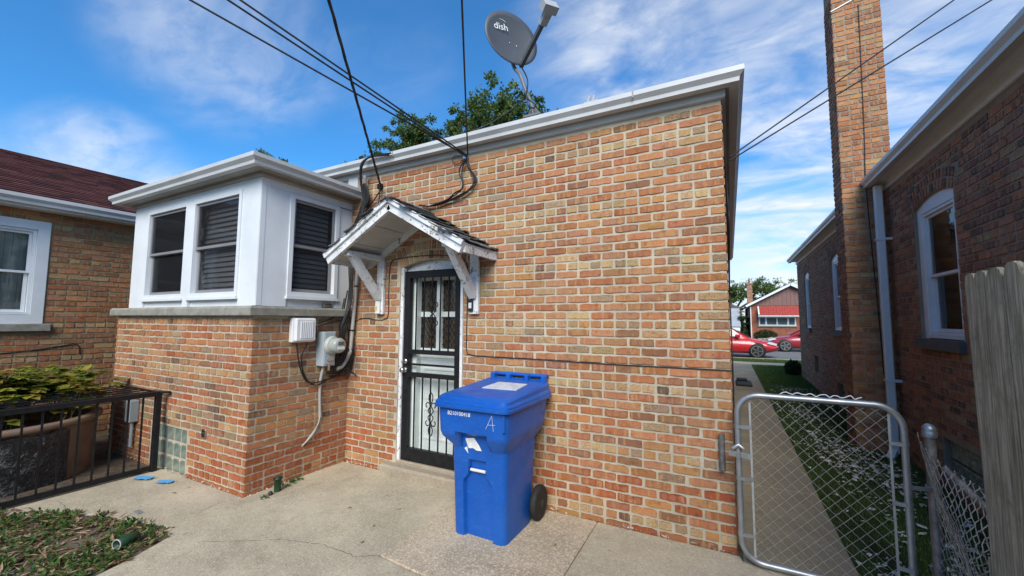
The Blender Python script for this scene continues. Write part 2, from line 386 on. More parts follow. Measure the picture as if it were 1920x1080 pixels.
def gutprof(o, z, k=1): return [(o+a*k, z+b*k) for a, b in GUT]

# ---------------------------------------------------------------- shared materials
WHITE = M('white_painted_metal', (.69, .72, .745), .45, .05, 3, .05, 40, dirt=.15, dirtcol=(.45, .43, .38))
ALU = M('grey_aluminium_trim', (.54, .55, .55), .42, .06, 2.5, .04, 30, dirt=.35, dirtcol=(.25, .24, .21))
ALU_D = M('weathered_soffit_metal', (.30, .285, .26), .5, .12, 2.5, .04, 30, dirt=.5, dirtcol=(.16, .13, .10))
STONE = M('weathered_limestone', (.25, .24, .205), .85, .2, 9, .3, 120, dirt=.75, dirtcol=(.09, .085, .075))
def paint_peel():
    g = NG('peeling_white_paint'); v = g.coord(); n = g.noise(v, 26, 6, .7, .6)
    big = g.noise(v, 6, 3, .5); f = g.rng(g.math('ADD', n, g.math('MULTIPLY', big, .35)), .76, .79)
    wood = g.mix(g.noise(g.coord(scale=(60, 60, 6)), 1, 3), (.16, .12, .085), (.36, .30, .23))
    w = g.mix(g.rng(g.noise(v, 5, 5), .35, .7), (.62, .63, .64), (.78, .79, .80))
    g.bump(g.math('SUBTRACT', 1, f), .5, .003); return g.fin(g.mix(f, w, wood), .6)
PEEL = paint_peel()
BLACK = M('black_painted_steel', (.010, .010, .012), .5, .3, 20, .12, 90, dirt=.12, dirtcol=(.06, .055, .05), spec=.3)
CABLE = M('black_cable_jacket', (.012, .012, .013), .5, .2, 20, 0)
ROOFING = M('grey_asphalt_roofing', (.11, .105, .10), .95, .3, 30, .5, 200)
DARKIN = M('dim_room_plaster', (.10, .095, .09), .9, .1, 2, 0)
GREYF = M('grey_window_screen_frame', (.22, .22, .23), .45, .08, 5, .03)
def glass_mat(name, tint=(.55, .58, .58), ior=1.5, screen=0):
    m, N, Lk, b = base_mat(name); N.remove(b); out = N['Material Output']
    tr = N.new('ShaderNodeBsdfTransparent'); tr.inputs[0].default_value = (*tint, 1); gl = N.new('ShaderNodeBsdfGlossy'); gl.inputs['Roughness'].default_value = .02
    nz = N.new('ShaderNodeTexNoise'); nz.inputs['Scale'].default_value = 3; bp = N.new('ShaderNodeBump'); bp.inputs['Strength'].default_value = .04; bp.inputs['Distance'].default_value = .05
    Lk(nz.outputs['Fac'], bp.inputs['Height']); Lk(bp.outputs[0], gl.inputs['Normal'])
    fr = N.new('ShaderNodeFresnel'); fr.inputs['IOR'].default_value = ior; mx = N.new('ShaderNodeMixShader')
    Lk(fr.outputs[0], mx.inputs[0]); df = N.new('ShaderNodeBsdfDiffuse'); df.inputs[0].default_value = (.10, .105, .115, 1); ms = N.new('ShaderNodeMixShader'); ms.inputs[0].default_value = screen; Lk(tr.outputs[0], ms.inputs[1]); Lk(df.outputs[0], ms.inputs[2]); Lk(ms.outputs[0], mx.inputs[1]); Lk(gl.outputs[0], mx.inputs[2]); Lk(mx.outputs[0], out.inputs[0]); return m
GLASS = glass_mat('window_glass', (.82, .84, .83)); SCREENG = glass_mat('screened_window_glass', (.66, .67, .68), 1.10, .14)
SLAT = M('grey_blind_slat', (.58, .59, .60), .5, .05, 5, 0)
CURTAIN = M('pale_curtain', (.74, .76, .68), .9, .12, 4, .1, 20)
def frame_rect(mb, u0, u1, z0, z1, w, d0, d1, B, wb=None):
    wb = wb or w; B(mb, u0, u0+w, z0, z1, d0, d1); B(mb, u1-w, u1, z0, z1, d0, d1)
    B(mb, u0+w, u1-w, z1-w, z1, d0, d1); B(mb, u0+w, u1-w, z0, z0+wb, d0, d1)
def window(house, u0, u1, z0, z1, B, outer=.045, sash=GREYF, glass=SCREENG, blind='slats', meet=.5, fmat=WHITE, label=None):
    """double-hung window; B(mb,u0,u1,z0,z1,d0,d1) puts a box at depth d behind the wall face"""
    m = MB(); frame_rect(m, u0, u1, z0, z1, outer, -.012, .07, B); w = part('window', m, fmat, house, label)
    m = MB(); B(m, u0-.012, u1+.012, z0-.03, z0-.002, -.03, .06); part('sill', m, fmat, w)
    a, b, lo, hi = u0+outer+.002, u1-outer-.002, z0+outer+.002, z1-outer-.002; mid = lo+(hi-lo)*meet
    m = MB(); frame_rect(m, a, b, mid-.016, hi, .028, .012, .036, B); part('sash', m, sash, w)
    m = MB(); frame_rect(m, a+.002, b-.002, lo, mid+.014, .034, .040, .064, B); part('sash', m, sash, w)
    m = MB(); B(m, a+.029, b-.029, mid+.013, hi-.029, .022, .026); part('pane', m, glass, w)
    m = MB(); B(m, a+.037, b-.037, lo+.035, mid-.021, .050, .054); part('pane', m, glass, w)
    if blind == 'slats':
        z = hi-.03; me = None
        while z > lo+.03:
            if me is None:
                mb = MB(); B(mb, a+.03, b-.03, -.0008, .0008, .080, .100); ys = [sum(abs(x) for x in v.xy) for v in mb.v]; md = (min(v.y for v in mb.v)+max(v.y for v in mb.v))/2; mx_ = (min(v.x for v in mb.v)+max(v.x for v in mb.v))/2
                lat = max(v.y for v in mb.v)-min(v.y for v in mb.v) < .1
                for v in mb.v: v.z += 2.1*((v.y-md) if lat else (mx_-v.x))
                me = mb.mesh('slat'); me.materials.append(SLAT)
            o = put('slat', me, None, w); o.location = (0, 0, z); z -= .054
    elif blind == 'curtain':
        m = MB(); n = 40
        for i in range(n):
            t0 = a+.01+(b-a-.02)*i/n; t1 = a+.01+(b-a-.02)*(i+1)/n; d = .078+.008*math.sin(i*1.7)
            B(m, t0, t1, lo, hi, d, d+.004)
        part('curtain', m, CURTAIN, w)
    return w
# ================================================================== ground
G = -.04
def concrete_mat(name, col, agg=.3, crack=True):
    g = NG(name); v = g.coord(); n = g.noise(v, 1.1, 8, .65, .4); c = g.mix(g.rng(n, .3, .72), sc(col, .74), sc(col, 1.14))
    c = g.mix(g.rng(g.noise(v, 2.6, 6, .7, .8), .52, .74, 0, .5), c, (.22, .165, .10)); c = g.mix(g.rng(g.noise(v, .9, 7, .7, 1.2), .52, .70, 0, .45), c, sc(col, .58)); c = g.mix(g.rng(g.noise(v, 17, 4, .6), .66, .72, 0, .5), c, sc(col, .4))
    a = g.vor(v, 95, out='Color'); sepc = g.N.new('ShaderNodeSeparateColor'); g.L(a, sepc.inputs[0])
    c = g.mix(g.math('MULTIPLY', g.rng(sepc.outputs[0], .55, 1), agg), c, sc(col, 1.55)); c = g.mix(g.math('MULTIPLY', g.rng(sepc.outputs[1], .7, 1), agg), c, sc(col, .45))
    h = g.math('ADD', g.noise(v, 130, 5, .7), g.math('MULTIPLY', g.vor(v, 95), .6)); 
    if crack:
        w = g.N.new('ShaderNodeVectorMath'); w.operation = 'ADD'; g.L(v, w.inputs[0]); g.L(g.noise(v, 3, 4, .6, 0, 'Color'), w.inputs[1])
        cr = g.rng(g.vor(w.outputs[0], .55, 'DISTANCE_TO_EDGE'), .0, .005, 1, 0); c = g.mix(g.math('MULTIPLY', cr, .55), c, (.06, .05, .04))
        h = g.math('SUBTRACT', h, g.math('MULTIPLY', cr, 1.2))
    g.bump(h, .5, .006); return g.fin(c, .92, 0, .25)
CONC = concrete_mat('worn_concrete', (.47, .41, .30), .30, False); CONC_A = concrete_mat('exposed_aggregate_concrete', (.49, .405, .295), .55, False)
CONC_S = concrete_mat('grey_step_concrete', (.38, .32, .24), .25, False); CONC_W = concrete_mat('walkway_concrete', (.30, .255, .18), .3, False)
def ground_mat():
    g = NG('lawn_earth'); v = g.coord(); c = g.mix(g.rng(g.noise(v, 3, 8, .7), .3, .7), (.035, .045, .018), (.06, .085, .025))
    c = g.mix(g.rng(g.noise(v, 30, 5, .7), .5, .75, 0, .5), c, (.07, .055, .035)); g.bump(g.noise(v, 60, 5, .7), .8, .02); return g.fin(c, .95, 0, .15)
LAWN = ground_mat()
SOIL = M('damp_garden_soil', (.12, .092, .062), .95, .45, 9, .9, 50, bdist=.02)
ASPH = M('street_asphalt', (.17, .165, .16), .9, .12, 4, .3, 150)
m = MB(); m.add([(-700, -700, G-.03), (700, -700, G-.03), (700, 900, G-.03), (-700, 900, G-.03)], [(0,1,2,3)]); struct('ground', m, LAWN)
def slab(poly, z1, mat, parent, name='slab', z0=G-.025, ch=.006):
    n = len(poly); cx = sum(p[0] for p in poly)/n; cy = sum(p[1] for p in poly)/n
    ins = []
    for i, p in enumerate(poly):
        a = Vector(poly[i-1]); b = Vector(p); c = Vector(poly[(i+1) % n]); d1 = (b-a).normalized(); d2 = (c-b).normalized()
        nn = Vector((-d1.y, d1.x))+Vector((-d2.y, d2.x)); nn = nn/max(.3, nn.length)*ch*1.3; ins.append((p[0]+nn.x, p[1]+nn.y))
    mb = MB(); mb.add([(*p, z0) for p in poly]+[(*p, z1-ch) for p in poly]+[(*p, z1) for p in ins],
        [tuple(range(n))[::-1], tuple(range(2*n, 3*n))]+[(i, (i+1) % n, n+(i+1) % n, n+i) for i in range(n)]+[(n+i, n+(i+1) % n, 2*n+(i+1) % n, 2*n+i) for i in range(n)])
    return part(name, mb, mat, parent)
# the patio: base sheet that shows in the joints, slabs of its own on top
m = MB(); m.box(-9, .95, -9, -.0, G-.03, G-.018); patio = struct('patio', m, SOIL)
J = .005
PATCH = [(-5.62,-2.36),(-5.05,-2.07),(-4.62,-1.86),(-4.30,-1.80),(-3.93,-1.70),(-3.72,-1.77),(-3.62,-2.02),(-3.56,-2.27),(-3.5,-2.75),(-5.7,-2.95)]
slab([(-5.44,-1.12),(-5.44,-2.34),(-5.02,-2.06),(-4.6,-1.85),(-4.28,-1.79),(-3.93,-1.69),(-3.93,-1.12)], G, CONC, patio)
slab([(-3.93+J,-.03),(-3.93+J,-1.69),(-3.71,-1.76),(-3.60,-2.02),(-3.54,-2.28),(-3.46,-2.9),(.95,-2.9),(.95,-1.246),(-.96,-1.255),(-1.45,-1.245),(-1.86,-1.232),(-2.17,-1.206),(-2.17,-.03)], G, CONC, patio)
slab([(-2.17+J,-.03),(-2.17+J,-1.195),(-1.86,-1.222),(-1.45,-1.235),(-.97,-1.245),(-.985,-.03)], G+.003, CONC_A, patio)
CRK = M('dark_crack_dirt', (.06, .05, .038), .95, .3, 30, 0)
def crack(pix, w=.005):
    P = smooth_pts([onZ(u, v, G+.0012) for u, v in pix], 5); m = MB(); vs = []
    for i, p in enumerate(P):
        t = (P[min(i+1, len(P)-1)]-P[max(i-1, 0)]); nn = Vector((-t.y, t.x, 0)).normalized(); p = p+nn*random.uniform(-.006, .006); k = w*random.uniform(.25, 1); vs += [p-nn*k/2, p+nn*k/2]
    m.add(vs, [(2*i, 2*i+1, 2*i+3, 2*i+2) for i in range(len(P)-1)]); part('crack', m, CRK, patio)
crack([(370, 1016), (430, 1014), (500, 1013), (530, 1011), (565, 1016), (606, 1021), (622, 1028), (652, 1037), (665, 1043), (690, 1042), (711, 1041)]); crack([(375, 960), (400, 948), (420, 940), (434, 936)], .004); crack([(110, 940), (122, 950), (130, 965)], .004); crack([(1395, 1045), (1420, 1062), (1450, 1078)], .006)
slab([(-.985+J,-.03),(-.97+J,-1.245),(.95,-1.236),(.95,-.12),(.04,-.10),(.02,-.03)], G+.001, CONC, patio)
slab([(-3.45,-2.9-J),(-3.3,-8.8),(.95,-8.8),(.95,-2.9-J)], G, CONC, patio)
m = MB(); m.add([(-5.9,-3.2,G-.012),(-3.4,-3.2,G-.012),(-3.4,-1.6,G-.012),(-5.9,-1.6,G-.012)], [(0,1,2,3)]); struct('soil_patch', m, SOIL)
walk = struct('walkway', MB().box(.0, .69, -.0, 14.6, G-.03, G-.02), SOIL)
for i, y in enumerate((-.095, 1.45, 2.95, 4.4, 5.9, 7.4, 8.9, 10.4, 11.9, 13.3)):
    y1 = (1.45, 2.95, 4.4, 5.9, 7.4, 8.9, 10.4, 11.9, 13.3, 14.6)[i]
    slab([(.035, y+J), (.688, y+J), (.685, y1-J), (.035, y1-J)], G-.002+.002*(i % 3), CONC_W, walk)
m = MB(); m.box(-30, 30, 14.75, 15.75, G-.03, G+.0); struct('sidewalk', m, CONC)
m = MB(); m.box(-400, 400, 17.75, 26, G-.03, G-.022); struct('street', m, ASPH)
m = MB(); m.box(-200, 200, 17.6, 17.748, G-.03, G+.02); m.box(-200, 200, 26.002, 26.15, G-.03, G+.02); struct('kerb', m, CONC)
m = MB(); m.box(-200, 200, 28.2, 29.4, G-.028, G-.01); struct('far_sidewalk', m, CONC)

# ================================================================== the house
H = thing('brick_house', 'single storey house of red and buff common brick with white corner porch and grey gutters', 'house', (0, 0, 0))
XL, YB, XB = -3.93, -1.11, -6.82            # inner corner, porch front, porch left end
ZT = 3.245; YE = 9.7
HB = Bricks(H, [(835, 1005, 720, 1010), (757, 862, 505, 870)])
# rear wall with the arched door opening
DU0, DU1, DZS, DZA = -3.165, -2.325, 2.125, 2.205
gap, uc, zcn, rad, half = arch_gap(DU0, DU1, DZS, DZA, -1, .205)
m = MB(); holes(m, XB, 0, G-.05, ZT+.1, [(DU0, DU1, -.3, DZA)], lambda a, b, lo, hi: m.box(a, b, 0, .2, lo, hi))
for s in (-1, 1):
    arc = [(uc+s*rad*math.sin(half*t/8), zcn+rad*math.cos(half*t/8)) for t in range(9)]
    m.prism([(uc, DZA+.0005), (uc+s*(DU1-DU0)/2, DZA+.0005)]+arc[::-1], .0005, .1995)
w_rear = part('wall', m, MORTAR, H)
lst = rows(XL-.02, .004, -.10, ZT, [gap], .0)
HB.wall(lst, (0, 0, 0), 0, 'main', w_rear)
HB.wall(rows(XB, XL-.03, 3.0, ZT, [], .1), (0, 0, 0), 0, 'main', w_rear)
HB.wall(ring_bricks(uc, zcn, rad, half), (0, 0, 0), 0, 'bay', w_rear)
m = MB(); m.box(-.2, .0005, .2, YE, G-.05, ZT+.1); m.box(XB, -.2, YE-.2, YE, G-.05, ZT+.1); m.box(XB, XB+.2, .2, YE-.2, G-.05, ZT+.1); w_side = part('wall', m, MORTAR, H)
HB.wall(rows(.004, 9.6, -.10, ZT, []), (0, 0, 0), R(90), 'main', w_side)
# door reveals carry brick ends
for X, rz in ((DU0, R(90)), (DU1, R(-90))):
    l = [((.05 if rz > 0 else -.05), zc(k), .088, True) for k in range(16, 46) if zc(k) < DZS and k % 2]
    HB.wall(l, (X, 0, 0), rz, 'main', w_rear)
# porch base
GX0, GX1, GZ0, GZ1 = -5.74, -4.965, -.075, .43
m = MB(); holes(m, XB, XL, G-.05, 1.597, [(GX0, GX1, GZ0, GZ1)], lambda a, b, lo, hi: m.box(a, b, YB, YB+.2, lo, hi))
m.box(XL-.2, XL, YB+.2, -.0005, G-.05, 1.597); m.box(XB, XB+.2, YB+.2, -.0005, G-.05, 1.597)
w_bay = part('wall', m, MORTAR, H)
gg = lambda z: (GX0-.02, GX1+.02) if z < GZ1+.02 else None
HB.wall(rows(XB, XL+.004, -.10, 1.597, [gg], .05), (0, YB, 0), 0, 'bay', w_bay)
HB.wall(rows(YB-.004, -.012, -.10, 1.597, [], .0), (XL, 0, 0), R(90), 'bay', w_bay)
HB.wall([(-a, z, l, h) for a, z, l, h in rows(YB-.004, -.012, -.10, 1.597, [], .0)], (XB, 0, 0), R(-90), 'bay', w_bay)
HB.done(300)
# glass block window
def glassblock_mat():
    g = NG('pressed_glass_block'); v = g.coord(); n = g.vor(v, 70, 'SMOOTH_F1'); c = g.mix(g.rng(g.noise(v, 9, 4), .35, .7), (.13, .17, .14), (.26, .31, .26))
    g.bump(g.math('ADD', n, g.noise(v, 12, 3)), .35, .012); g.b.inputs['Coat Weight'].default_value = .6; return g.fin(c, .22, 0, .6)
GB = glassblock_mat()
m = MB(); m.box(GX0, GX1, YB+.026, YB+.09, GZ0, GZ1); frame_rect(m, GX0, GX1, GZ0, GZ1, .02, 0, 0, lambda mb, a, b, lo, hi, d0, d1: mb.box(a, b, YB+.004, YB+.0255, lo, hi))
gw = part('glass_block_window', m, MORTAR, H)
me = MB().bbox(-.066, .066, -.02, .03, -.072, .072, .012).mesh('glass_block'); me.materials.append(GB)
for i in range(5):
    for k in range(3): put('glass_block', me, None, gw, (GX0+.094+i*.1468, YB+.036+.002*((i+k) % 2), GZ0+.094+k*.158))
# stone sill course in pieces
path = [(XL, 0), (XL, YB), (XB, YB), (XB, 0)]
sp = [(-.02, 1.598), (.062, 1.598), (.066, 1.604), (.066, 1.668), (.05, 1.690), (-.25, 1.694)]
for pts in ([(XL, -.02), (XL, -.56)], [(XL, -.566), (XL, YB), (-4.28, YB)], [(-4.286, YB), (-5.40, YB)], [(-5.406, YB), (XB, YB), (XB, -.02)]):
    part('stone_sill', sweep(MB(), sp, pts), STONE, H)
# white upper porch
UX, UY, UXL = -3.955, -1.085, -6.625
BF = lambda mb, a, b, lo, hi, d0, d1: mb.box(a, b, UY+d0, UY+d1, lo, hi)
BS = lambda mb, a, b, lo, hi, d0, d1: mb.box(UX-d1, UX-d0, a, b, lo, hi)
ZS, ZH = 1.694, 2.945
def panel(name, a, b, lo, hi, B, d0=0, d1=.09): mb = MB(); B(mb, a, b, lo, hi, d0, d1); return part(name, mb, WHITE, H)
panel('corner_post', UXL, -6.255, ZS, ZH, BF); panel('mullion', -5.302, -5.190, ZS, 2.86, BF, -.012)
m = MB(); m.box(-4.262, UX, UY, UY+.09, ZS, ZH); part('corner_post', m, WHITE, H)
m = MB(); m.box(UX-.09, UX, UY+.0905, -.785, ZS, 2.87); part('side_panel', m, WHITE, H)
m = MB(); m.box(UX-.012, UX+.003, UY+.002, UY+.05, ZS+.004, 2.872); m.box(UX-.05, UX-.002, UY-.003, UY+.012, ZS+.004, 2.94); part('corner_trim', m, WHITE, H)
panel('corner_post', -.185, -.003, ZS, 2.86, BS, .004)
panel('apron', -6.255, -5.302, ZS, 1.765, BF, .02); panel('apron', -5.190, -4.262, ZS, 1.762, BF, .02); panel('apron', -.785, -.185, ZS, 1.772, BS, .02)
panel('head_board', -6.255, -4.262, 2.868, ZH, BF, -.002)
m = MB(); m.box(UX-.09, UX+.001, UY+.0905, -.003, 2.872, ZH); part('head_board', m, WHITE, H)
window(H, -6.255, -5.302, 1.795, 2.868, BF); window(H, -5.190, -4.262, 1.792, 2.866, BF); window(H, -.785, -.185, 1.803, 2.866, BS)
m = MB(); m.box(UXL, UXL+.09, UY+.0905, -.003, ZS, ZH); part('side_panel', m, WHITE, H)
# porch eave: frieze, soffit, gutter, roof
up = [(UX, -.003), (UX, UY), (UXL, UY), (UXL, -.003)]
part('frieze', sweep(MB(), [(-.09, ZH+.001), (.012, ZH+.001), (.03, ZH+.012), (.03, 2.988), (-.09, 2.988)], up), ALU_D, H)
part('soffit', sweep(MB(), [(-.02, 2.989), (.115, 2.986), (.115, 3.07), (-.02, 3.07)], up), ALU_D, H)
part('gutter', sweep(MB(), gutprof(.1155, 2.990, .95), up), ALU, H)
m = MB(); e = .12; zr = 3.075
m.add([(UX+e, -.003, zr), (UX+e, UY-e, zr), (UXL-e, UY-e, zr), (UXL-e, -.003, zr), (UX-.9, -.003, zr+.09), (UXL+.9, -.003, zr+.09), (UX+e, -.003, zr-.02), (UX+e, UY-e, zr-.02), (UXL-e, UY-e, zr-.02), (UXL-e, -.003, zr-.02)],
      [(0,1,4),(1,2,5,4),(2,3,5),(6,7,1,0),(7,8,2,1),(8,9,3,2),(0,4,5,3,9,6),(6,9,8,7)]); part('porch_roof', m, ROOFING, H)
m = MB(); m.box(UX-.05, UX+.11, -.035, -.003, 3.09, 3.26); part('flashing', m, ALU, H)
# main eave
mp = [(0, YE), (0, 0), (XB, 0)]
part('frieze', sweep(MB(), [(-.1, ZT+.002), (.012, ZT+.002), (.03, ZT+.008), (.034, 3.306), (-.1, 3.306)], mp), ALU, H)
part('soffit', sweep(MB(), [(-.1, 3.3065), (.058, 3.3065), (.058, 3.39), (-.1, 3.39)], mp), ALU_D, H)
part('gutter', sweep(MB(), gutprof(.0585, 3.300, .98), mp), ALU, H)
m = MB()
for x, sgn in ((-.62, 0), (-3.18, 0)): m.box(x-.006, x+.006, -.1595, -.15, 3.345, 3.400); m.box(x-.006, x+.006, -.128, -.12, 3.298, 3.30)
part('gutter_seam', m, ALU_D, H)
m = MB(); e = .06; zr = 3.392
m.add([(e, -e, zr), (e, YE+e, zr), (XB-e, YE+e, zr), (XB-e, -e, zr), (-3.4, 3.4, zr+.75), (-3.4, YE-3.4, zr+.75)], [(0,1,5,4),(1,2,5),(2,3,4,5),(3,0,4),(3,2,1,0)]); part('roof', m, ROOFING, H)
# ---------------------------------------------------------------- doorway
m = MB(); arc = [(uc+rad*.997*math.sin(half*(t/8-1)), zcn+rad*.997*math.cos(half*(t/8-1))) for t in range(17)]
m.prism([(DU1-.003, 2.10), (DU0+.003, 2.10)]+arc, .075, .12); m.box(DU0+.002, DU0+.042, .06, .13, .07, 2.0995); m.box(DU1-.042, DU1-.002, .06, .13, .07, 2.0995); part('door_frame', m, PEEL, H)
PALE = M('pale_green_door_paint', (.64, .70, .68), .5, .08, 4, .12, 40, dirt=.3, dirtcol=(.25, .22, .18))
dx0, dx1 = DU0+.044, DU1-.044
m = MB(); m.box(dx0, dx1, .17, .2, .08, 1.16)
frame_rect(m, dx0, dx1, 1.1605, 2.098, .1, 0, 0, lambda mb, a, b, lo, hi, d0, d1: mb.box(a, b, .165, .2, lo, hi)); m.box(-2.79, -2.725, .163, .198, 1.26, 1.998); m.box(dx0+.1, -2.79, .164, .199, 1.60, 1.655); m.box(-2.725, dx1-.1, .164, .199, 1.60, 1.655)
m.box(dx0, dx0+.12, .10, .165, .08, 2.09)
inner = part('inner_door', m, PALE, H)
m = MB(); m.box(dx0+.1, dx1-.1, .192, .196, 1.26, 1.998); part('pane', m, GLASS, inner)
m = MB()
for i in range(-14, 16):
    for s in (-1, 1):
        x = -2.745+i*.05; a = Vector((x, .186, 1.26)); b = Vector((x+s*.74*.62, .186, 2.0))
        ta = max(0, min(1, ((dx0+.1 if s > 0 else dx1-.1)-a.x)/(b.x-a.x))); tb = max(0, min(1, ((dx1-.1 if s > 0 else dx0+.1)-a.x)/(b.x-a.x)))
        if tb-ta > .02: m.tube([a+(b-a)*ta, a+(b-a)*tb], .0022, 4, False)
part('wire_mesh', m, M('rusty_wire', (.13, .085, .06), .7, .3, 20, 0), inner)
m = MB(); m.box(dx0+.1, dx1-.1, .23, .235, 1.2, 2.05); part('door_curtain', m, M('brown_curtain', (.09, .065, .05), .9, .3, 7, .1), inner)
for (a, b, lo, hi) in ((-2.95, -2.5, .72, 1.05), (-2.95, -2.5, .30, .62)):
    m = MB(); frame_rect(m, a, b, lo, hi, .02, 0, 0, lambda mb, p, q, r, s, d0, d1: mb.box(p, q, .163, .1695, r, s)); part('moulding', m, PALE, inner)
# security door
SX0, SX1, SZ0, SZ1 = -3.118, -2.368, .098, 2.092
BD = lambda mb, a, b, lo, hi, d0, d1: mb.box(a, b, .02+d0, .02+d1, lo, hi)
m = MB(); frame_rect(m, SX0, SX1, SZ0, SZ1, .075, 0, .045, BD, .13)
BD(m, SX0+.075, SX1-.075, 1.205, 1.25, .002, .043); BD(m, SX0+.075, SX1-.075, .965, 1.01, .002, .043); BD(m, SX0+.075, SX1-.075, 1.085, 1.105, .01, .035)
sdoor = part('security_door', m, BLACK, H, 'black steel barred storm door')
m = MB(); m.box(SX0-.04, SX0-.0005, .004, .05, .07, 2.135); m.box(SX1+.0005, SX1+.03, .004, .05, .07, 2.135); part('door_jamb', m, PEEL, H)
for i in range(6):
    x = SX0+.075+(i+.72)*.107
    if x < SX1-.09:
        for lo, hi in ((1.25, SZ1-.075), (SZ0+.13, .965)):
            m = MB(); m.box(x-.006, x+.006, .036, .048, lo, hi); part('bar', m, BLACK, sdoor)
def scroll(cx, cz, k, flip):
    m = MB()
    for sx in (-1, 1):
        for sz in (-1, 1):
            pts = []
            for t in range(15):
                a = t/14*4.6; r = .034*(1-t/19); pts.append((cx+sx*(.005+.034+(-math.cos(a))*r)*k, .03, cz+sz*(.075+math.sin(a)*r*1.2)*k))
            pts2 = [(cx+sx*.005*k, .03, cz+sz*.075*k), (cx+sx*.03*k, .03, cz+sz*.03*k), (cx+sx*.004*k, .03, cz)]
            m.tube(pts, .0055, 6); m.tube(smooth_pts(pts2, 4), .0055, 6)
            top = [(cx+sx*(.004+.026*math.sin(t/10*3.6)*(1-t/16))*k, .03, cz+sz*(.10+.13*t/10-(.03 if t > 7 else 0)*(t-7)/3)*k) for t in range(11)]; m.tube(top, .0055, 6)
    return m
part('scroll_ornament', scroll(-2.735, 1.63, 1.15, 0), BLACK, sdoor); part('scroll_ornament', scroll(-2.735, .60, 1.1, 0), BLACK, sdoor)
STEEL = M('brushed_steel', (.62, .60, .56), .28, .08, 30, .03, 100, metal=1)
m = MB(); m.lathe([(.022, 0), (.03, .004), (.03, .012), (.012, .016), (.012, .04), (.026, .046), (.028, .062), (.02, .072), (.001, .074)], (SX0+.04, .019, 1.035), 18, (0, -1, 0)); part('door_knob', m, STEEL, sdoor)
m = MB(); m.lathe([(.024, 0), (.03, .006), (.026, .018), (.001, .02)], (SX0+.042, .019, 1.125), 18, (0, -1, 0)); part('dead_bolt', m, STEEL, sdoor)
# doorstep
m = MB(); m.bbox(-3.30, -2.18, -.115, .16, G-.03, .062, .02); m.bbox(DU0, DU1, -.01, .2, .0, .094, .008); part('door_step', m, CONC_S, H)
# broken mortar along the foot of the walls
m = MB()
for a, b in (((-3.93, -1.11), (-6.8, -1.11)), ((-3.93, -.02), (-3.93, -1.11)), ((0, 0), (-3.93, 0))):
    A = Vector((*a, 0)); Bv = Vector((*b, 0)); n = int((Bv-A).length/.03); d = (Bv-A).normalized(); o = Vector((-d.y, d.x, 0))
    for i in range(n):
        if random.random() < .85:
            p = A+d*(i+random.random())*.03+o*random.uniform(0, .022); s = random.uniform(.006, .02)
            m.add([p+Vector((random.uniform(-1, 1)*s*1.6, random.uniform(-1, 1)*s, G-.004+random.random()*s*1.3)) for _ in range(5)], [(0,1,2),(0,2,3),(0,3,4),(1,2,4),(2,3,4)])
part('mortar_rubble', m, MORTAR, H, kind='stuff')
# ================================================================== door canopy
cb_ = (-2.80, 0, 1.62)
CN = thing('door_canopy', 'small gabled canopy of peeling white wood with curled shingles over the barred door', 'canopy', cb_)
CX, CZ, CE, CY = -2.80, 2.70, .84, -.575; SL = .565
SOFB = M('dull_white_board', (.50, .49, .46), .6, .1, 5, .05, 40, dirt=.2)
def rz(dx): return CZ-abs(dx)*SL
for s in (-1, 1):
    up_ = Vector((s*SL, 0, 1)).normalized()
    for k, (y0, y1, w, dz) in enumerate(((CY, CY+.035, .10, -.05), (-.045, -.008, .09, -.05))):
        m = MB(); a = Vector((CX+s*.0, (y0+y1)/2, CZ+dz)); b = Vector((CX+s*CE, (y0+y1)/2, rz(CE)+dz)); m.bar(a, b, y1-y0, w, up_); part('rake_board' if k == 0 else 'rafter', m, PEEL, CN)
    m = MB(); m.bar((CX, CY-.012, CZ-.002), (CX+s*(CE+.02), CY-.012, rz(CE+.02)-.002), .022, .045, up_); part('rake_trim', m, PEEL, CN)
    for i in range(3):       # boards under the roof
        d0, d1 = .02+i*.272, .02+(i+1)*.272-.006
        m = MB(); m.bar((CX+s*d0, (CY-.01)/2+.01, rz(d0)-.030-.001*i), (CX+s*d1, (CY-.01)/2+.01, rz(d1)-.030-.001*i), -CY-.09, .016, up_); part('soffit_board', m, SOFB, CN)
    m = MB(); m.bar((CX, CY/2-.005, CZ-.012), (CX+s*(CE+.012), CY/2-.005, rz(CE+.012)-.012), -CY, .016, up_); part('roof_deck', m, PEEL, CN)
    m = MB(); m.box(CX+s*CE-.012, CX+s*CE+.012, CY+.04, -.004, rz(CE)-.085, rz(CE)-.026); part('eave_board', m, PEEL, CN)
def shingle_mat(name, a, b, moss=.0):
    g = NG(name); v = g.coord(); oi = g.N.new('ShaderNodeObjectInfo'); c = g.mix(oi.outputs['Random'], a, b)
    c = g.mix(g.rng(g.noise(v, 14, 6, .7), .35, .7, 0, .8), c, g.mix(1, c, (.45, .45, .45), 'MULTIPLY')); c = g.mix(g.rng(g.noise(v, 500, 2), .55, .7, 0, .4), c, (.42, .43, .42))
    g.bump(g.noise(v, 350, 3, .7), .6, .004); return g.fin(c, .95, 0, .2)
SHG = shingle_mat('weathered_grey_shingle', (.055, .058, .06), (.20, .21, .205))
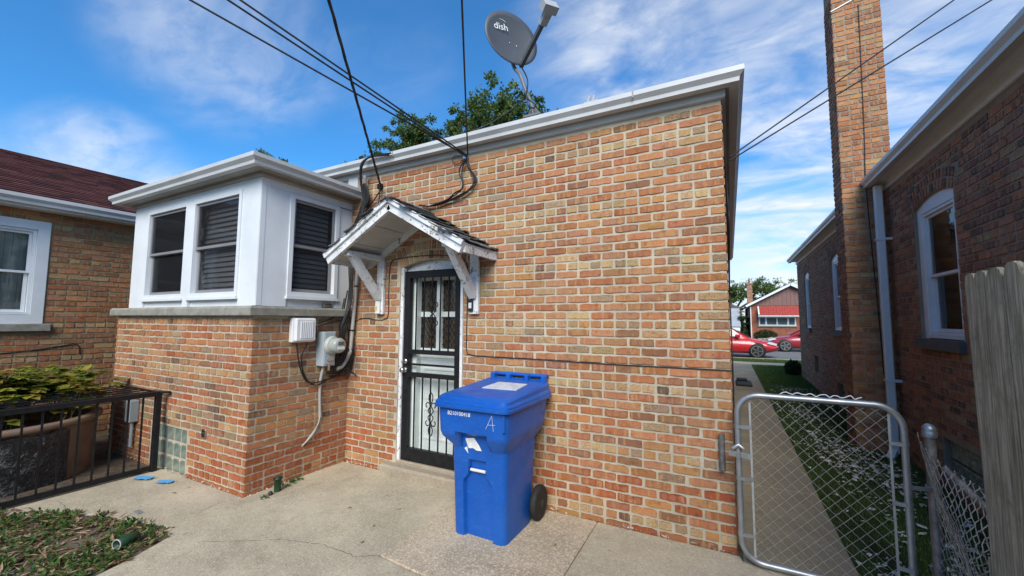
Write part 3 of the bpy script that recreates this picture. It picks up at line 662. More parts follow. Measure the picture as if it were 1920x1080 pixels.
for s in (-1, 1):
    for r_ in range(8):
        d1 = CE+.035-r_*.112; d0 = max(d1-.15, .0); y = CY-.03+random.uniform(-.06, 0)*(r_ % 2)
        while y < -.012:
            w = random.uniform(.10, .20); y1 = min(y+w, -.006); lift = random.uniform(.008, .030); m = MB(); t = .0075
            if y1-y > .03:
                P = [];
                for d, l in ((d0, .0), ((d0+d1)/2, .002), (d1, lift)):
                    for yy in (y+.003, y1-.003): P.append((CX+s*d, yy, rz(d)+.006+.0035*((8-r_) % 2)+l+(.006 if d == d1 else 0)+random.uniform(0, .003)))
                Q = [Vector(p)+Vector((0, 0, t)) for p in P]
                m.add(P+Q, [(0,1,3,2),(2,3,5,4),(6,8,9,7),(8,10,11,9),(0,6,7,1),(4,5,11,10),(0,2,8,6),(2,4,10,8),(1,7,9,3),(3,9,11,5)]); part('shingle', m, SHG, CN)
            y = y1
m = MB(); m.prism([(CX-.09, CZ-.012), (CX, CZ+.034), (CX+.09, CZ-.012), (CX+.085, CZ-.02), (CX, CZ+.024), (CX-.085, CZ-.02)], CY-.02, -.006); part('ridge_cap', m, SHG, CN)
for x in (-3.425, -2.18):
    m = MB(); m.bbox(x-.05, x+.05, -.045, -.008, 1.625, 2.215, .004); part('wall_post', m, PEEL, CN)
    m = MB(); m.bbox(x-.04, x+.04, CY+.06, -.012, 2.216, 2.27, .004); part('beam', m, PEEL, CN)
    m = MB(); m.bar((x, -.05, 1.80), (x, -.44, 2.235), .07, .075, (0, 1, 1)); part('brace', m, PEEL, CN)
PLW = M('white_plastic', (.70, .71, .72), .4, .05, 6, 0); PLB = M('black_plastic', (.02, .02, .021), .4, .2, 12, .05)
YEL = M('yellowed_plastic', (.60, .45, .16), .5, .1, 6, 0)
m = MB(); m.bbox(-3.465, -3.40, -.07, -.046, 1.63, 1.80, .006); o = solo('wall_box', m, PLW, 'narrow white plastic box on the canopy post beside the corner pipe', 'wall box', (-3.43, -.046, 1.63))
m = MB(); m.box(-3.466, -3.432, -.073, -.0705, 1.665, 1.715); part('sticker', m, YEL, o)
m = MB(); m.bbox(-2.232, -2.178, -.066, -.046, 1.65, 1.77, .004); o = solo('door_bell', m, PLB, 'black doorbell box with a white button on the canopy post', 'door bell', (-2.2, -.046, 1.65))
m = MB(); m.bbox(-2.222, -2.188, -.071, -.0665, 1.68, 1.735, .002); part('button', m, PLW, o)

# ================================================================== meter, telephone box, conduits
METAL = M('grey_blue_enamel', (.33, .385, .42), .45, .06, 5, .05, 40, dirt=.2)
X1 = XL+.004; XM = XL+.125
ya, yb = onX(607, 650, XM).y, onX(629.5, 650, XM).y; za, zb = onX(618, 686, XM).z, onX(618, 622, XM).z
EM = thing('electric_meter', 'grey metal electric meter box with round glass meter on the porch side wall', 'electric meter', (XL, (ya+yb)/2, za))
m = MB(); m.bbox(X1, XM, ya, yb, za, zb, .006); m.bbox(XM, XM+.006, ya+.012, yb-.012, za+.02, zb-.01, .002); part('case', m, METAL, EM)
yc, zm = (ya+yb)/2+.02, za+(zb-za)*.60
m = MB(); m.lathe([(.098, 0), (.098, .02), (.088, .03), (.088, .045)], (XM+.006, yc, zm), 28, (1, 0, 0)); part('collar', m, M('cream_ring', (.40, .42, .39), .4, .05, 5, 0), EM)
m = MB(); m.lathe([(.08, 0), (.08, .075), (.074, .09), (.05, .098), (.001, .1)], (XM+.051, yc, zm), 28, (1, 0, 0)); gl = part('meter_dome', m, M('meter_grey_plastic', (.33, .36, .34), .18, .08, 9, 0), EM)
m = MB(); m.box(XM+.1505, XM+.154, yc-.035, yc+.035, zm+.01, zm+.042); part('display', m, M('display_grey', (.10, .11, .09), .2, .1, 5, 0), EM)
m = MB(); m.box(XM+.1505, XM+.153, yc-.045, yc+.045, zm-.04, zm-.008); part('name_plate', m, PLW, EM)
m = MB(); m.bbox(XM+.006, XM+.02, ya+.04, ya+.12, za+.055, za+.078, .003); m.box(XM, XM+.018, yb-.1, yb-.08, za-.045, za+.03); part('latch', m, STEEL, EM)
ya2, yb2 = onX(556, 615, XL+.11).y, onX(594, 615, XL+.11).y; za2, zb2 = onX(575, 640, XL+.11).z, onX(575, 597, XL+.11).z
TB = thing('telephone_box', 'white ribbed plastic telephone box under the stone sill beside the meter', 'utility box', (XL, (ya2+yb2)/2, za2))
m = MB(); m.bbox(X1, XL+.06, ya2-.01, yb2+.01, za2-.01, zb2+.005, .008); m.bbox(XL+.06, XL+.105, ya2, yb2, za2, zb2, .012); part('cover', m, PLW, TB)
for i in range(7):
    y = ya2+.05+i*(yb2-ya2-.08)/7; m = MB(); m.bbox(XL+.105, XL+.112, y, y+.012, za2+.03, zb2-.03, .002); part('rib', m, PLW, TB)
PIPE = M('grey_pvc_conduit', (.36, .36, .35), .5, .1, 8, .05, 60, dirt=.3)
def mixed(u, v, dx=.03):                       # a pixel beside the inner corner: on whichever wall it falls
    return onY(u, v, -dx) if u > 652 else onX(u, v, XL+dx)
m = MB(); m.tube(smooth_pts([onX(607, 686, XL+.06), onX(601, 712, XL+.035), onX(599.5, 740, XL+.026), onX(600, 782, XL+.026)]), .015, 10); cd = solo('meter_conduit', m, PIPE, 'thin grey conduit running down from the meter box', 'conduit', tuple(onX(600, 782, XL)))
for i in range(4):
    m = MB(); m.tube(smooth_pts([onX(600, 780, XL+.026), onX(600-1.5*i, 797, XL+.03+.008*i), onX(590-3*i, 815+i, XL+.03+.01*(i % 3)), onX(566, 836+random.uniform(-2, 2), XL+.006)]), .0065, 6); part('wire', m, M('grey_wire', (.38, .36, .33), .5, .15, 9, 0) if i == 0 else bpy.data.materials['grey_wire'], cd)
p0, p1 = onY(658, 655, -.06), onY(683, 362, -.06)
m = MB(); m.tube(smooth_pts([onX(632, 692, XL+.075), onX(644, 684, XL+.075), p0+Vector((0, -.01, -.03)), p0+Vector((0, 0, .08)), p0.lerp(p1, .5), p1, p1+Vector((.02, -.01, .2))]), .021, 12); rs = solo('service_riser', m, PIPE, 'grey riser pipe strapped up the inner corner beside the porch', 'conduit', tuple(p0))
for t in (.12, .4, .55, .9):
    c = p0.lerp(p1, t); m = MB(); m.lathe([(.0225, -.008), (.0245, -.006), (.0245, .006), (.0225, .008)], c, 14, (p1-p0).normalized()); part('pipe_strap', m, BLACK, rs)
# ---------------------------------------------------------------- cables
def cable(pts, r, label, n=6, group=None, jitter=0, seg=6, name='cable', mat=None):
    P = smooth_pts([p+Vector((random.uniform(-1, 1), random.uniform(-1, 0), random.uniform(-1, 1)))*jitter for p in pts], seg)
    m = MB(); m.tube(P, r, n); return solo(name, m, mat or CABLE, label, 'cable', tuple(P[0]), group)
for i in range(11):
    a = [onY(735-5*i, 288+i, -.175), onY(692+i, 296, -.18), onY(678+.8*i, 312, -.19), onY(677+.9*i, 345, -.11), onY(680+1.2*i, 372, -.075), onY(671+random.uniform(-6, 7), 420, -.09), onY(659+random.uniform(-5, 5), 480, -.09),
         onY(656+random.uniform(-2, 4), 560, -.11), onX(644+random.uniform(-8, 6), 620, XL+.10), onX(642+random.uniform(-14, 9), 660, XL+.09), onX(628+random.uniform(-9, 9), 690+random.uniform(-5, 12), XL+.07)]
    cable(a[(0 if i < 3 else 3):], .009, 'black cable in the bundle down the corner riser pipe', group='cables bundled on the corner riser', jitter=.008)
for i, pp in enumerate(([(655, 590), (663, 640), (660, 672), (640, 700), (612, 712), (580, 716), (563, 690), (556, 643)], [(650, 600), (656, 655), (648, 690), (620, 708), (592, 722), (573, 705), (566, 670), (577, 643)],
        [(648, 640), (662, 660), (655, 690), (634, 700), (612, 700)], [(640, 600), (615, 606), (596, 612)], [(645, 588), (620, 598), (597, 606)], [(640, 650), (655, 690), (668, 705)], [(646, 560), (636, 620), (660, 668), (652, 700), (618, 706)], [(652, 545), (642, 600), (634, 650), (648, 690), (630, 704)])):
    cable([mixed(u, v, .05) for u, v in pp], .0075, 'slack black cable looping round the meter and telephone box', group='slack cables around the meter', jitter=.006)
for i in range(5):      # loops under the service anchor
    k = random.uniform(-5, 5)
    pp = [(876, 296), (880+k*.5, 312), (886+i*2-k, 335), (882+i*2, 352), (868+k, 368-2*i), (845, 376+k*.6), (815+k, 386), (786, 384+i)] if i < 3 else [(874, 297), (866-5*(i-3), 320), (868+k, 350), (858-6*(i-3), 362), (835+k, 376), (800, 388)]
    cable([onY(u, v, -.035-.006*i) for u, v in pp], .0068, 'black cable drooping from the service anchor to the canopy', group='cables drooping under the service anchor')
cable([onY(u, v, -.03) for u, v in ((872, 300), (855, 292), (848, 300), (856, 308), (872, 300))], .004, 'small loop of black cable at the service anchor')
cable([onY(u, v, -.04) for u, v in ((716, 352), (706, 368), (696, 382), (684, 390))], .007, 'short black cable from the twisted drop to the riser', group=None)
cable([onY(u, v, -.05) for u, v in ((713, 350), (711, 372), (709, 384))], .007, 'black cable hanging straight behind the canopy peak')
m = MB(); a = onY(876, 297, 0); m.bbox(a.x-.025, a.x+.02, -.045, -.003, a.z-.02, a.z+.02, .004); m.tube([a+Vector((-.01, -.03, .02)), a+Vector((-.03, -.07, .03))], .008, 6); solo('service_anchor', m, STEEL, 'small metal anchor under the gutter holding the overhead cables', 'anchor', tuple(a))
m = MB(); a = onY(716, 351, 0); m.bbox(a.x-.03, a.x+.03, -.05, -.003, a.z-.03, a.z+.03, .006); solo('service_anchor', m, BLACK, 'dark bracket on the brick above the canopy peak holding the twisted cable', 'anchor', tuple(a))
def overhead(a, far, r, label, sag=.06, group=None, tw=0):
    a = Vector(a); far = Vector(far); P = []
    e = a+(far-a)*5
    for i in range(61):
        t = (i/60)**1.6; p = a.lerp(e, t); p.z -= sag*math.sin(math.pi*min(1, t*1.0)); P.append(p)
    m = MB()
    if tw:
        for s in (0, 2.1, 4.2): m.tube([p+Vector((math.cos(i*1.3+s), 0, math.sin(i*1.3+s)))*r*.8 for i, p in enumerate(P)], r*.75, 6)
    else: m.tube(P, r, 6)
    return solo('overhead_cable', m, CABLE, label, 'cable', tuple(a), group)
an = onY(876, 295, -.05)
for (u, dz, wd_) in ((362, .012, 'lowest'), (432, 0, 'middle'), (455, .02, 'topmost')): overhead(an+Vector((0, 0, dz)), CAM+ray(u, 0)*3.0, .0075, wd_+' of three parallel service cables rising from the anchor over the porch', .02, 'three overhead service cables')
overhead(onY(714, 350, -.06), CAM+ray(618, 0)*2.9, .010, 'thick twisted overhead cable rising from above the canopy peak', .03, tw=1)
overhead(onY(877, 291, -.06), CAM+ray(866, 0)*2.6, .007, 'single black cable rising steeply from the anchor beside the dish', .0)
ra = onX(1384, 318, .05)
for u, d, wd_ in ((1785, 0, 'upper'), (1855, .03, 'lower')): overhead(Vector((.05, .42, 2.94-d)), CAM+ray(u, 0)*3.6, .007, wd_+' of two overhead cables passing before the neighbouring chimney', .02, 'two cables crossing to the right')
cable([onY(u, v, -.010) for u, v in ((652, 625), (664, 606), (676, 598), (690, 597), (708, 600), (722, 598), (728, 588), (729, 540), (733, 495), (748, 485), (800, 479), (845, 480), (872, 490), (877, 520), (875.5, 600), (875, 655), (882, 665), (920, 669), (1010, 674), (1150, 683), (1280, 690), (1372, 695))], .0045, 'thin black wire tacked along the rear wall around the door')
for i in range(3): cable([Vector((.012+.008*i, .5+.3*i, 3.0-.1*i)), Vector((.02+.006*i, .8, 2.5)), Vector((.016, 1.2, 2.0-.1*i)), Vector((.02, 1.0+.2*i, 1.3)), Vector((.016, .9, .6)), Vector((.02, .7+.3*i, .1))], .006, 'black cable hanging down the side wall by the walkway', group='cables on the side wall')

# ================================================================== satellite dish
GREY = M('grey_dish_paint', (.075, .08, .09), .5, .06, 3, .03, 60, dirt=.15, dirtcol=(.25, .25, .24)); GREYM = M('mid_grey_mast', (.15, .155, .16), .5, .1, 5, .03); GREYL = M('light_grey_housing', (.40, .41, .41), .45, .06, 5, .03)
fy = .12; foot = onY(1000, 216, fy); dc = onY(960, 71, .10)
SD = thing('satellite_dish', 'grey satellite dish with receiver arm on a bent mast at the roof edge', 'satellite dish', tuple(foot))
dn = Vector((.84, -.52, .08)).normalized()      # dish axis
right = Vector((0, 0, 1)).cross(dn).normalized(); dup_ = dn.cross(right)
lean = 0; ax1 = right*math.cos(lean)+dup_*math.sin(lean); ax2 = dup_*math.cos(lean)-right*math.sin(lean)
ra_, rb_ = .305, .285; m = MB(); vs = []; fs = []; n = 40; rg = 7
for side in (0, 1):
    for i in range(rg+1):
        t = i/rg
        for k in range(n):
            a = 6.28318*k/n; vs.append(dc+ax1*ra_*t*math.cos(a)+ax2*rb_*t*math.sin(a)+dn*(.05*t*t-.05-side*.008))
for side in (0, 1):
    o = side*(rg+1)*n
    fs += [(o+i*n+k, o+i*n+(k+1) % n, o+(i+1)*n+(k+1) % n, o+(i+1)*n+k) for i in range(rg) for k in range(n)]
fs += [(rg*n+k, rg*n+(k+1) % n, (2*rg+1)*n+(k+1) % n, (2*rg+1)*n+k) for k in range(n)]
m.add(vs, fs, True); dish = part('reflector', m, GREY, SD)
lowp = dc-ax2*rb_*.93+ax1*.11; lnb = dc+dn*.50+ax1*.10-ax2*.05
m = MB(); m.bar(lowp-dn*.03, lnb-(lnb-lowp).normalized()*.06, .035, .045, (0, 0, 1)); part('feed_arm', m, GREY, SD)
d = (lnb-lowp).normalized(); m = MB(); hx = d.cross(dn).normalized()
m.bar(lnb-d*.13, lnb+d*.015, .07, .06, dn); m.bar(lnb-hx*.085+d*.02, lnb+hx*.06+d*.03, .10, .075, d); lb = part('receiver', m, GREYL, SD)
q = lnb-dn*.03; m = MB(); ad = (dc-q).normalized(); m.lathe([(.018, -.06), (.018, .0), (.032, .012), (.034, .04), (.001, .042)], q-ad*.01, 18, ad); part('feed_horn', m, GREYL, lb)
hp = dc-dn*.10; mt = onY(972, 122, fy+.02)-dn*.09; bend = onY(984, 165, fy)
m = MB(); m.tube(smooth_pts([hp, mt+Vector((0, 0, .04)), onY(975, 140, fy), bend, onY(996, 195, fy), foot]), .019, 12); m.bar(hp+dn*.03, hp-dn*.03, .1, .12, ax2); part('mast', m, GREYM, SD)
m = MB(); m.bbox(foot.x-.09, foot.x+.09, fy-.05, fy+.09, foot.z-.03, foot.z-.005, .004); m.bar(foot+Vector((-.05, 0, 0)), foot+Vector((0, 0, .08)), .012, .03); m.bar(foot+Vector((.06, 0, 0)), foot+Vector((0, 0, .08)), .012, .03); part('mount_plate', m, GREYM, SD)
m = MB(); m.tube(smooth_pts([lowp-dn*.02, onY(989, 150, .06), onY(987, 180, .06), onY(992, 187, .05), onY(1002, 195, .05), onY(1001, 203, .05), onY(990, 197, .05), onY(985, 184, .05), onY(960, 205, .04), onY(925, 228, .0), onY(885, 247, -.1)]), .007, 6); part('coaxial_cable', m, CABLE, SD)
for i, (a, b) in enumerate(((.0, -.02), (.08, -.03), (.12, -.19), (.17, -.165))):
    m = MB(); m.lathe([(.008, 0), (.008, .004), (.001, .006)], dc+ax1*a+ax2*b-dn*(.05-.05*((a/ra_)**2+(b/rb_)**2)), 8, dn); part('bolt', m, STEEL, dish)
def text_mesh(s, size, o, xd, yd, lift=.002, depth=.0006, shear=0):
    cu = bpy.data.curves.new('t', 'FONT'); cu.body = s; cu.size = size; cu.extrude = depth; cu.shear = shear; cu.resolution_u = 3
    ob = bpy.data.objects.new('t', cu); COL.objects.link(ob); me = bpy.data.meshes.new_from_object(ob.evaluated_get(bpy.context.evaluated_depsgraph_get()))
    xd = Vector(xd).normalized(); yd = Vector(yd); yd = (yd-xd*yd.dot(xd)).normalized(); nn = xd.cross(yd); o = Vector(o)
    mb = MB(); mb.add([o+xd*v.co.x+yd*v.co.y+nn*(lift+v.co.z) for v in me.vertices], [tuple(p.vertices) for p in me.polygons])
    bpy.data.objects.remove(ob); bpy.data.curves.remove(cu); bpy.data.meshes.remove(me); return mb
LET = M('white_lettering', (.75, .76, .77), .5, .04, 9, 0)
upd = (ax2*.93-ax1*.0).normalized(); tx = right*math.cos(R(8))+dup_*math.sin(R(8)); ty = dup_*math.cos(R(8))-right*math.sin(R(8))
lo = dc-right*.19+dup_*.06-dn*.030
part('lettering', text_mesh('dish', .105, lo, tx, ty, .004), LET, dish)
m = MB(); m.tube([lo+dn*.006+tx*(.095+.052*math.cos(a/10*3.1))+ty*(.085+.028*math.sin(a/10*3.1)) for a in range(0, 9)], [.001]+[.004]*7+[.001], 4); part('emblem', m, LET, dish)
part('lettering', text_mesh('dish', .04, lnb+hx*.0-dn*.0+(CAM-lnb).normalized()*.04-R_*.025, R_, U_, .002), M('blue_grey_lettering', (.10, .12, .17), .5, .05, 9, 0), lb)
m = MB(); a = onY(1102, 192, .02); m.bar(a, a+Vector((.02, 0, .05)), .01, .02); m.bar(a+Vector((.05, 0, .0)), a+Vector((.06, 0, .05)), .01, .02); m.box(a.x-.03, a.x+.1, .0, .05, a.z-.06, a.z); solo('cable_clip', m, GREYL, 'small grey clips sticking up behind the gutter', 'clip', tuple(a))
# ================================================================== wheeled bin
bx_, by_ = -1.675, -.48
BN = thing('recycling_bin', 'large blue plastic wheeled bin with closed lid standing against the rear wall', 'bin', (bx_, by_, G))
def blue_mat():
    g = NG('blue_polyethylene'); v = g.coord(); c = g.mix(g.rng(g.noise(v, 3, 5), .3, .7), (.004, .080, .38), (.007, .10, .45))
    c = g.mix(g.rng(g.noise(v, 12, 6, .7), .62, .75, 0, .35), c, (.02, .06, .2)); st = g.noise(g.coord(scale=(60, 60, 5)), 1, 4, .7); c = g.mix(g.rng(st, .66, .72, 0, .4), c, (.12, .2, .42))
    sw = g.noise(g.coord(scale=(3, 3, 9)), 3, 5, .6, 2.5); c = g.mix(g.rng(sw, .56, .60, 0, .18), c, (.06, .17, .52)); c = g.mix(g.rng(g.noise(v, 2, 6, .7), .5, .8, 0, .35), c, (.05, .09, .22)); g.bump(g.noise(v, 120, 3), .08, .002); return g.fin(c, g.rng(g.noise(v, 5, 5), .3, .7, .3, .5), 0, .4)
BLUE = blue_mat()
def loop(z, hw, yf, yb, r, iw, idp, tilt=0, nseg=5):
    P = []
    def arc(cx, cy, a0):
        for i in range(nseg+1):
            a = a0+i/nseg*math.pi/2; P.append((cx+r*math.cos(a), cy+r*math.sin(a)))
    arc(-hw+r, yf+r, math.pi)
    k = .012 if idp else .012
    P += [(-iw-k, yf), (-iw, yf+idp), (iw, yf+idp), (iw+k, yf)]
    arc(hw-r, yf+r, 1.5*math.pi); arc(hw-r, yb-r, 0); arc(-hw+r, yb-r, .5*math.pi)
    return [(bx_+x, y, z+(y-yf)*tilt) for x, y in P]
def loft(mb, loops, cap=(True, True), sm=True):
    n = len(loops[0]); vs = [p for l in loops for p in l]
    mb.add(vs, [(i*n+k, i*n+(k+1) % n, (i+1)*n+(k+1) % n, (i+1)*n+k) for i in range(len(loops)-1) for k in range(n)], sm)
    if cap[0]: mb.add(loops[0], [tuple(range(n))[::-1]])
    if cap[1]: mb.add(loops[-1], [tuple(range(n))])
LV = [(G, .224, -.712, -.265, .05, .115, .034), (.34, .232, -.730, -.22, .055, .115, .034), (.375, .233, -.732, -.22, .055, .112, .033), (.425, .234, -.734, -.215, .055, .068, .033), (.52, .238, -.739, -.205, .055, .066, .033), (.535, .2385, -.7395, -.203, .055, .066, .001),
      (.60, .240, -.742, -.195, .06, .12, .001), (.618, .238, -.748, -.19, .06, .12, .004), (.70, .287, -.822, -.15, .055, .125, .075), (.735, .294, -.832, -.14, .05, .125, .03), (.748, .295, -.833, -.138, .05, .125, .001), (.86, .300, -.838, -.11, .05, .125, .001), (.945, .303, -.842, -.09, .05, .125, .001)]
m = MB(); loft(m, [loop(*l) for l in LV]); body = part('body', m, BLUE, BN)
md = body.modifiers.new('edge', 'EDGE_SPLIT'); md.split_angle = R(38)
m = MB(); loft(m, [loop(.918, .322, -.868, -.06, .055, .1, 0), loop(.922, .328, -.874, -.05, .06, .1, 0), loop(.940, .330, -.876, -.045, .06, .1, 0), loop(.944, .323, -.869, -.045, .06, .1, 0), loop(.962, .323, -.869, -.05, .06, .1, 0), loop(.968, .316, -.860, -.05, .06, .1, 0, .01), loop(.972, .306, -.846, -.05, .06, .1, 0, .02), loop(.992, .304, -.844, -.05, .06, .1, 0, .04), loop(1.002, .290, -.828, -.055, .06, .1, 0, .055), loop(1.012, .262, -.70, -.06, .06, .1, 0, .065), loop(1.012, .24, -.66, -.09, .06, .1, 0, .065)])
lid = part('lid', m, BLUE, BN); md = lid.modifiers.new('edge', 'EDGE_SPLIT'); md.split_angle = R(30)
q4 = [(bx_-.10, -.52, 1.0275), (bx_+.20, -.50, 1.029), (bx_+.19, -.28, 1.0435), (bx_-.08, -.28, 1.0435)]
m = MB(); m.add(q4+[(p[0], p[1], p[2]-.006) for p in q4], [(0,1,2,3),(7,6,5,4),(0,4,5,1),(1,5,6,2),(2,6,7,3),(3,7,4,0)]); part('lid_label', m, M('faded_label_paper', (.50, .53, .58), .6, .15, 20, 0), lid)
m = MB(); m.tube([(bx_-.27, -.035, 1.082), (bx_+.27, -.035, 1.082)], .017, 10)
for x in (-.25, -.09, .09, .25): m.bbox(bx_+x-.02, bx_+x+.02, -.11, -.03, .98, 1.09, .006)
part('handle', m, BLUE, BN)
m = MB(); m.tube([(bx_-.064, -.722, .455), (bx_+.064, -.722, .455)], .0115, 10); part('lift_bar', m, M('white_metal_bar', (.66, .66, .64), .45, .05, 8, 0), BN)
m = MB()
m.bbox(bx_+.268, bx_+.287, -.848, -.83, .79, .915, .003)
part('rib', m, BLUE, body)
RUB = M('black_rubber', (.014, .014, .014), .75, .3, 20, .2, 60)
for s in (-1, 1):
    x = bx_+s*.262; m = MB(); m.lathe([(.10, -.028), (.128, -.024), (.134, -.012), (.134, .012), (.128, .024), (.10, .028)], (x, -.215, G+.135), 28, (s, 0, 0)); wh = part('wheel', m, RUB, BN)
    for k in range(28):
        a = 6.2832*k/28; m = MB()
    m = MB(); m.lathe([(.1, -.012), (.1, .012), (.001, .014)], (x, -.215, G+.135), 24, (s, 0, 0)); m.lathe([(.03, .012), (.03, .03), (.001, .032)], (x, -.215, G+.135), 14, (s, 0, 0)); part('hub', m, PLB, wh)
    for k in range(6):
        a = 1.0472*k; d = Vector((0, math.cos(a), math.sin(a))); c = Vector((x+s*.018, -.215, G+.135)); m = MB(); m.bar(c+d*.02, c+d*.105, .02, .012, (1, 0, 0)); part('spoke', m, PLB, wh)
m = MB(); m.tube([(bx_-.24, -.215, G+.135), (bx_+.24, -.215, G+.135)], .012, 8); part('axle', m, STEEL, BN)
for i, z in enumerate((.30, .30)): pass
part('serial_number', text_mesh('B210100418', .040, (bx_-.20, -.8425, .868), (1, 0, 0), (0, 0, 1), .0, .0008), LET, body)
m = MB(); a = Vector((bx_+.135, -.8430, .80))
for p, q in (((0, 0), (.048, .098)), ((.048, .098), (.062, -.01)), ((.012, .03), (.075, .035))): m.bar(a+Vector((p[0], 0, p[1])), a+Vector((q[0], 0, q[1])), .0012, .0018, (0, 0, 1))
part('scratched_letter', m, LET, body)
m = MB(); z = .705
def stick(pts): m.add([(bx_+x, -.7545-(zz-.66)*.0, zz) for x, zz in pts]+[(bx_+x, -.7525, zz) for x, zz in pts], [tuple(range(len(pts))), tuple(range(len(pts), 2*len(pts)))[::-1]])
m = MB(); P = [(-.10, .700), (-.02, .712), (.025, .66), (.045, .625), (.0, .622), (-.03, .636), (-.07, .63)]; yy = lambda zz: -.7415-max(0, zz-.618)*.0-.004
m.add([(bx_+x, -.7475-(zz-.62)*.06, zz-.015) for x, zz in P], [tuple(range(7))]); m.add([(bx_-.10, -.7445, .60), (bx_-.075, -.7445, .575), (bx_-.085, -.745, .625), (bx_-.11, -.745, .61)], [(0,1,2,3)]); part('torn_label', m, M('torn_label_paper', (.70, .71, .72), .6, .1, 40, 0), body)

# ================================================================== gate of chain link
GALV = M('galvanised_steel', (.40, .42, .44), .42, .15, 12, .08, 60, metal=.7, dirt=.2); WIRE = M('galvanised_wire', (.46, .47, .46), .45, .15, 20, 0, metal=.4)
def rrect(x0, x1, z0, z1, r, y, n=7):
    P = []
    for cx, cz, a0 in ((x1-r, z1-r, 0), (x0+r, z1-r, 90), (x0+r, z0+r, 180), (x1-r, z0+r, 270)):
        for i in range(n+1): a = R(a0+90*i/n); P.append(Vector((cx+r*math.cos(a), y, cz+r*math.sin(a))))
    return P
gx0, gx1, gz0, gz1, gy = .032, .885, -.004, 1.075, -.14
GT = thing('chain_link_gate', 'low galvanised chain link gate with rounded tube frame across the walkway', 'gate', ((gx0+gx1)/2, gy, G))
m = MB(); m.tube(rrect(gx0, gx1, gz0, gz1, .13, gy), .0185, 12, closed=True); part('tube_frame', m, GALV, GT)
def zigzag(mb, x0, x1, z0, z1, y, w, h, r, f=lambda p: p, jit=0):
    a = w/2; n = int(round((x1-x0)/a)); rows_ = int(round((z1-z0)/(h/2)))
    for i in range(n):
        P = []
        for k in range(rows_+1):
            x = x0+(i+((k+i) % 2))*a; P.append(f(Vector((x, y+(.0025 if (k+i) % 2 else -.0025), z0+k*(z1-z0)/rows_))+Vector((random.uniform(-jit, jit), random.uniform(-jit, jit), random.uniform(-jit, jit)))))
        if (rows_+i) % 2 == 0 or True: P.append(f(Vector((x0+(i+.5)*a, y, z1+.010)))); 
        mb.tube(P, r, 5, False)
m = MB(); zigzag(m, gx0+.075, gx1-.065, gz0+.028, gz1-.035, gy, .0727, .0727, .0017); part('chain_link_mesh', m, WIRE, GT)
for x in (gx0+.075, gx1-.065):
    m = MB(); m.bar((x, gy, gz0+.03), (x, gy, gz1-.05), .004, .012, (1, 0, 0)); part('tension_bar', m, WIRE, GT)
for x, xe in ((gx0, gx0+.08), (gx1, gx1-.07)):
    for z in (.16, .52, .86):
        m = MB(); m.bar((x, gy-.02, z), (xe, gy-.006, z), .003, .022, (0, 0, 1)); m.lathe([(.0215, -.011), (.0215, .011)], (x, gy, z), 14); part('brace_band', m, GALV, GT)
zl = onY(1386, 853, gy).z
m = MB(); m.lathe([(.0225, -.018), (.0225, .018)], (gx0, gy, zl), 14); m.bar((gx0-.06, gy-.012, zl+.01), (gx0+.07, gy-.014, zl), .006, .035, (0, 0, 1)); m.tube([(gx0-.035, gy-.028, zl+.045), (gx0+.0, gy-.03, zl+.075), (gx0+.03, gy-.025, zl+.05)], .012, 8); part('latch', m, GALV, GT)
m = MB(); P = [Vector((gx0+.25+.42*t/24, gy, gz1+.02+.016*abs(math.sin(t*.85))*(1 if t % 7 else 1.6))) for t in range(25)]; m.tube(smooth_pts(P, 3), .0032, 5); part('tie_wire', m, PLW, GT)
pa = onY(1353, 812, -.012); pb = onY(1353, 878, -.012)
m = MB(); m.tube([(pa.x, -.038, pa.z), (pa.x, -.038, pb.z)], .020, 12); m.bar((pa.x-.0, -.018, pa.z-.02), (pa.x, -.018, pb.z+.02), .022, .02, (1, 0, 0)); m.lathe([(.0215, -.01), (.0215, .01)], (pa.x, -.038, pb.z+.05), 12); solo('latch_pipe', m, M('tarred_pipe', (.22, .215, .21), .45, .35, 25, .25, 60, metal=.6), 'short grey pipe strapped to the corner of the brick wall', 'pipe', (pa.x, -.02, pb.z))
# terminal post and old fence
px_, PY = 1.01, -.09
FP = thing('fence_post', 'rusty steel terminal post with domed cap beside the gate', 'fence post', (px_, PY, G))
RUST = M('rust_streaked_steel', (.30, .27, .245), .55, .35, 14, .3, 60, metal=.5, dirt=.5, dirtcol=(.16, .085, .05))
m = MB(); m.tube([(px_, PY, G-.1), (px_, PY, .91)], .026, 14); part('post', m, RUST, FP)
m = MB(); m.lathe([(.033, 0), (.035, .004), (.035, .03), (.031, .036), (.034, .045), (.029, .060), (.016, .074), (.001, .078)], (px_, PY, .905), 18); part('cap', m, GALV, FP)
for z in (.10, .62):
    m = MB(); m.lathe([(.034, -.012), (.034, .012)], (px_, PY, z), 14); m.bar((gx1, gy-.01, z), (px_, PY-.03, z), .006, .022); m.lathe([(.022, -.016), (.022, .016)], (gx1, gy, z), 14); part('hinge', m, GALV, FP)
CF = thing('chain_link_fence', 'sagging rusty chain link fence bunched between the terminal post and the boards', 'fence', (px_, -.8, G))
def warp(p):
    t = p.x; y = PY-.02-t; top = .90-.22*min(1, t/.55)-.03*math.sin(t*9); k = (p.z-G)/.95
    return Vector((px_-.035+.06*min(1, max(0, t)*4)+.04*math.sin(t*7+p.z*4)+.04*k*t, y, G+(top-G)*k+.015*math.sin(p.z*13+t*8)))
m = MB(); zigzag(m, -.05, .75, G, .91, 0, .044, .064, .0026, warp, .007); zigzag(m, .75, 3.0, G, .91, 0, .07, .07, .0019, warp, .002); part('chain_link_mesh', m, M('rusty_chain_wire', (.42, .40, .375), .5, .4, 25, 0, metal=.3), CF)
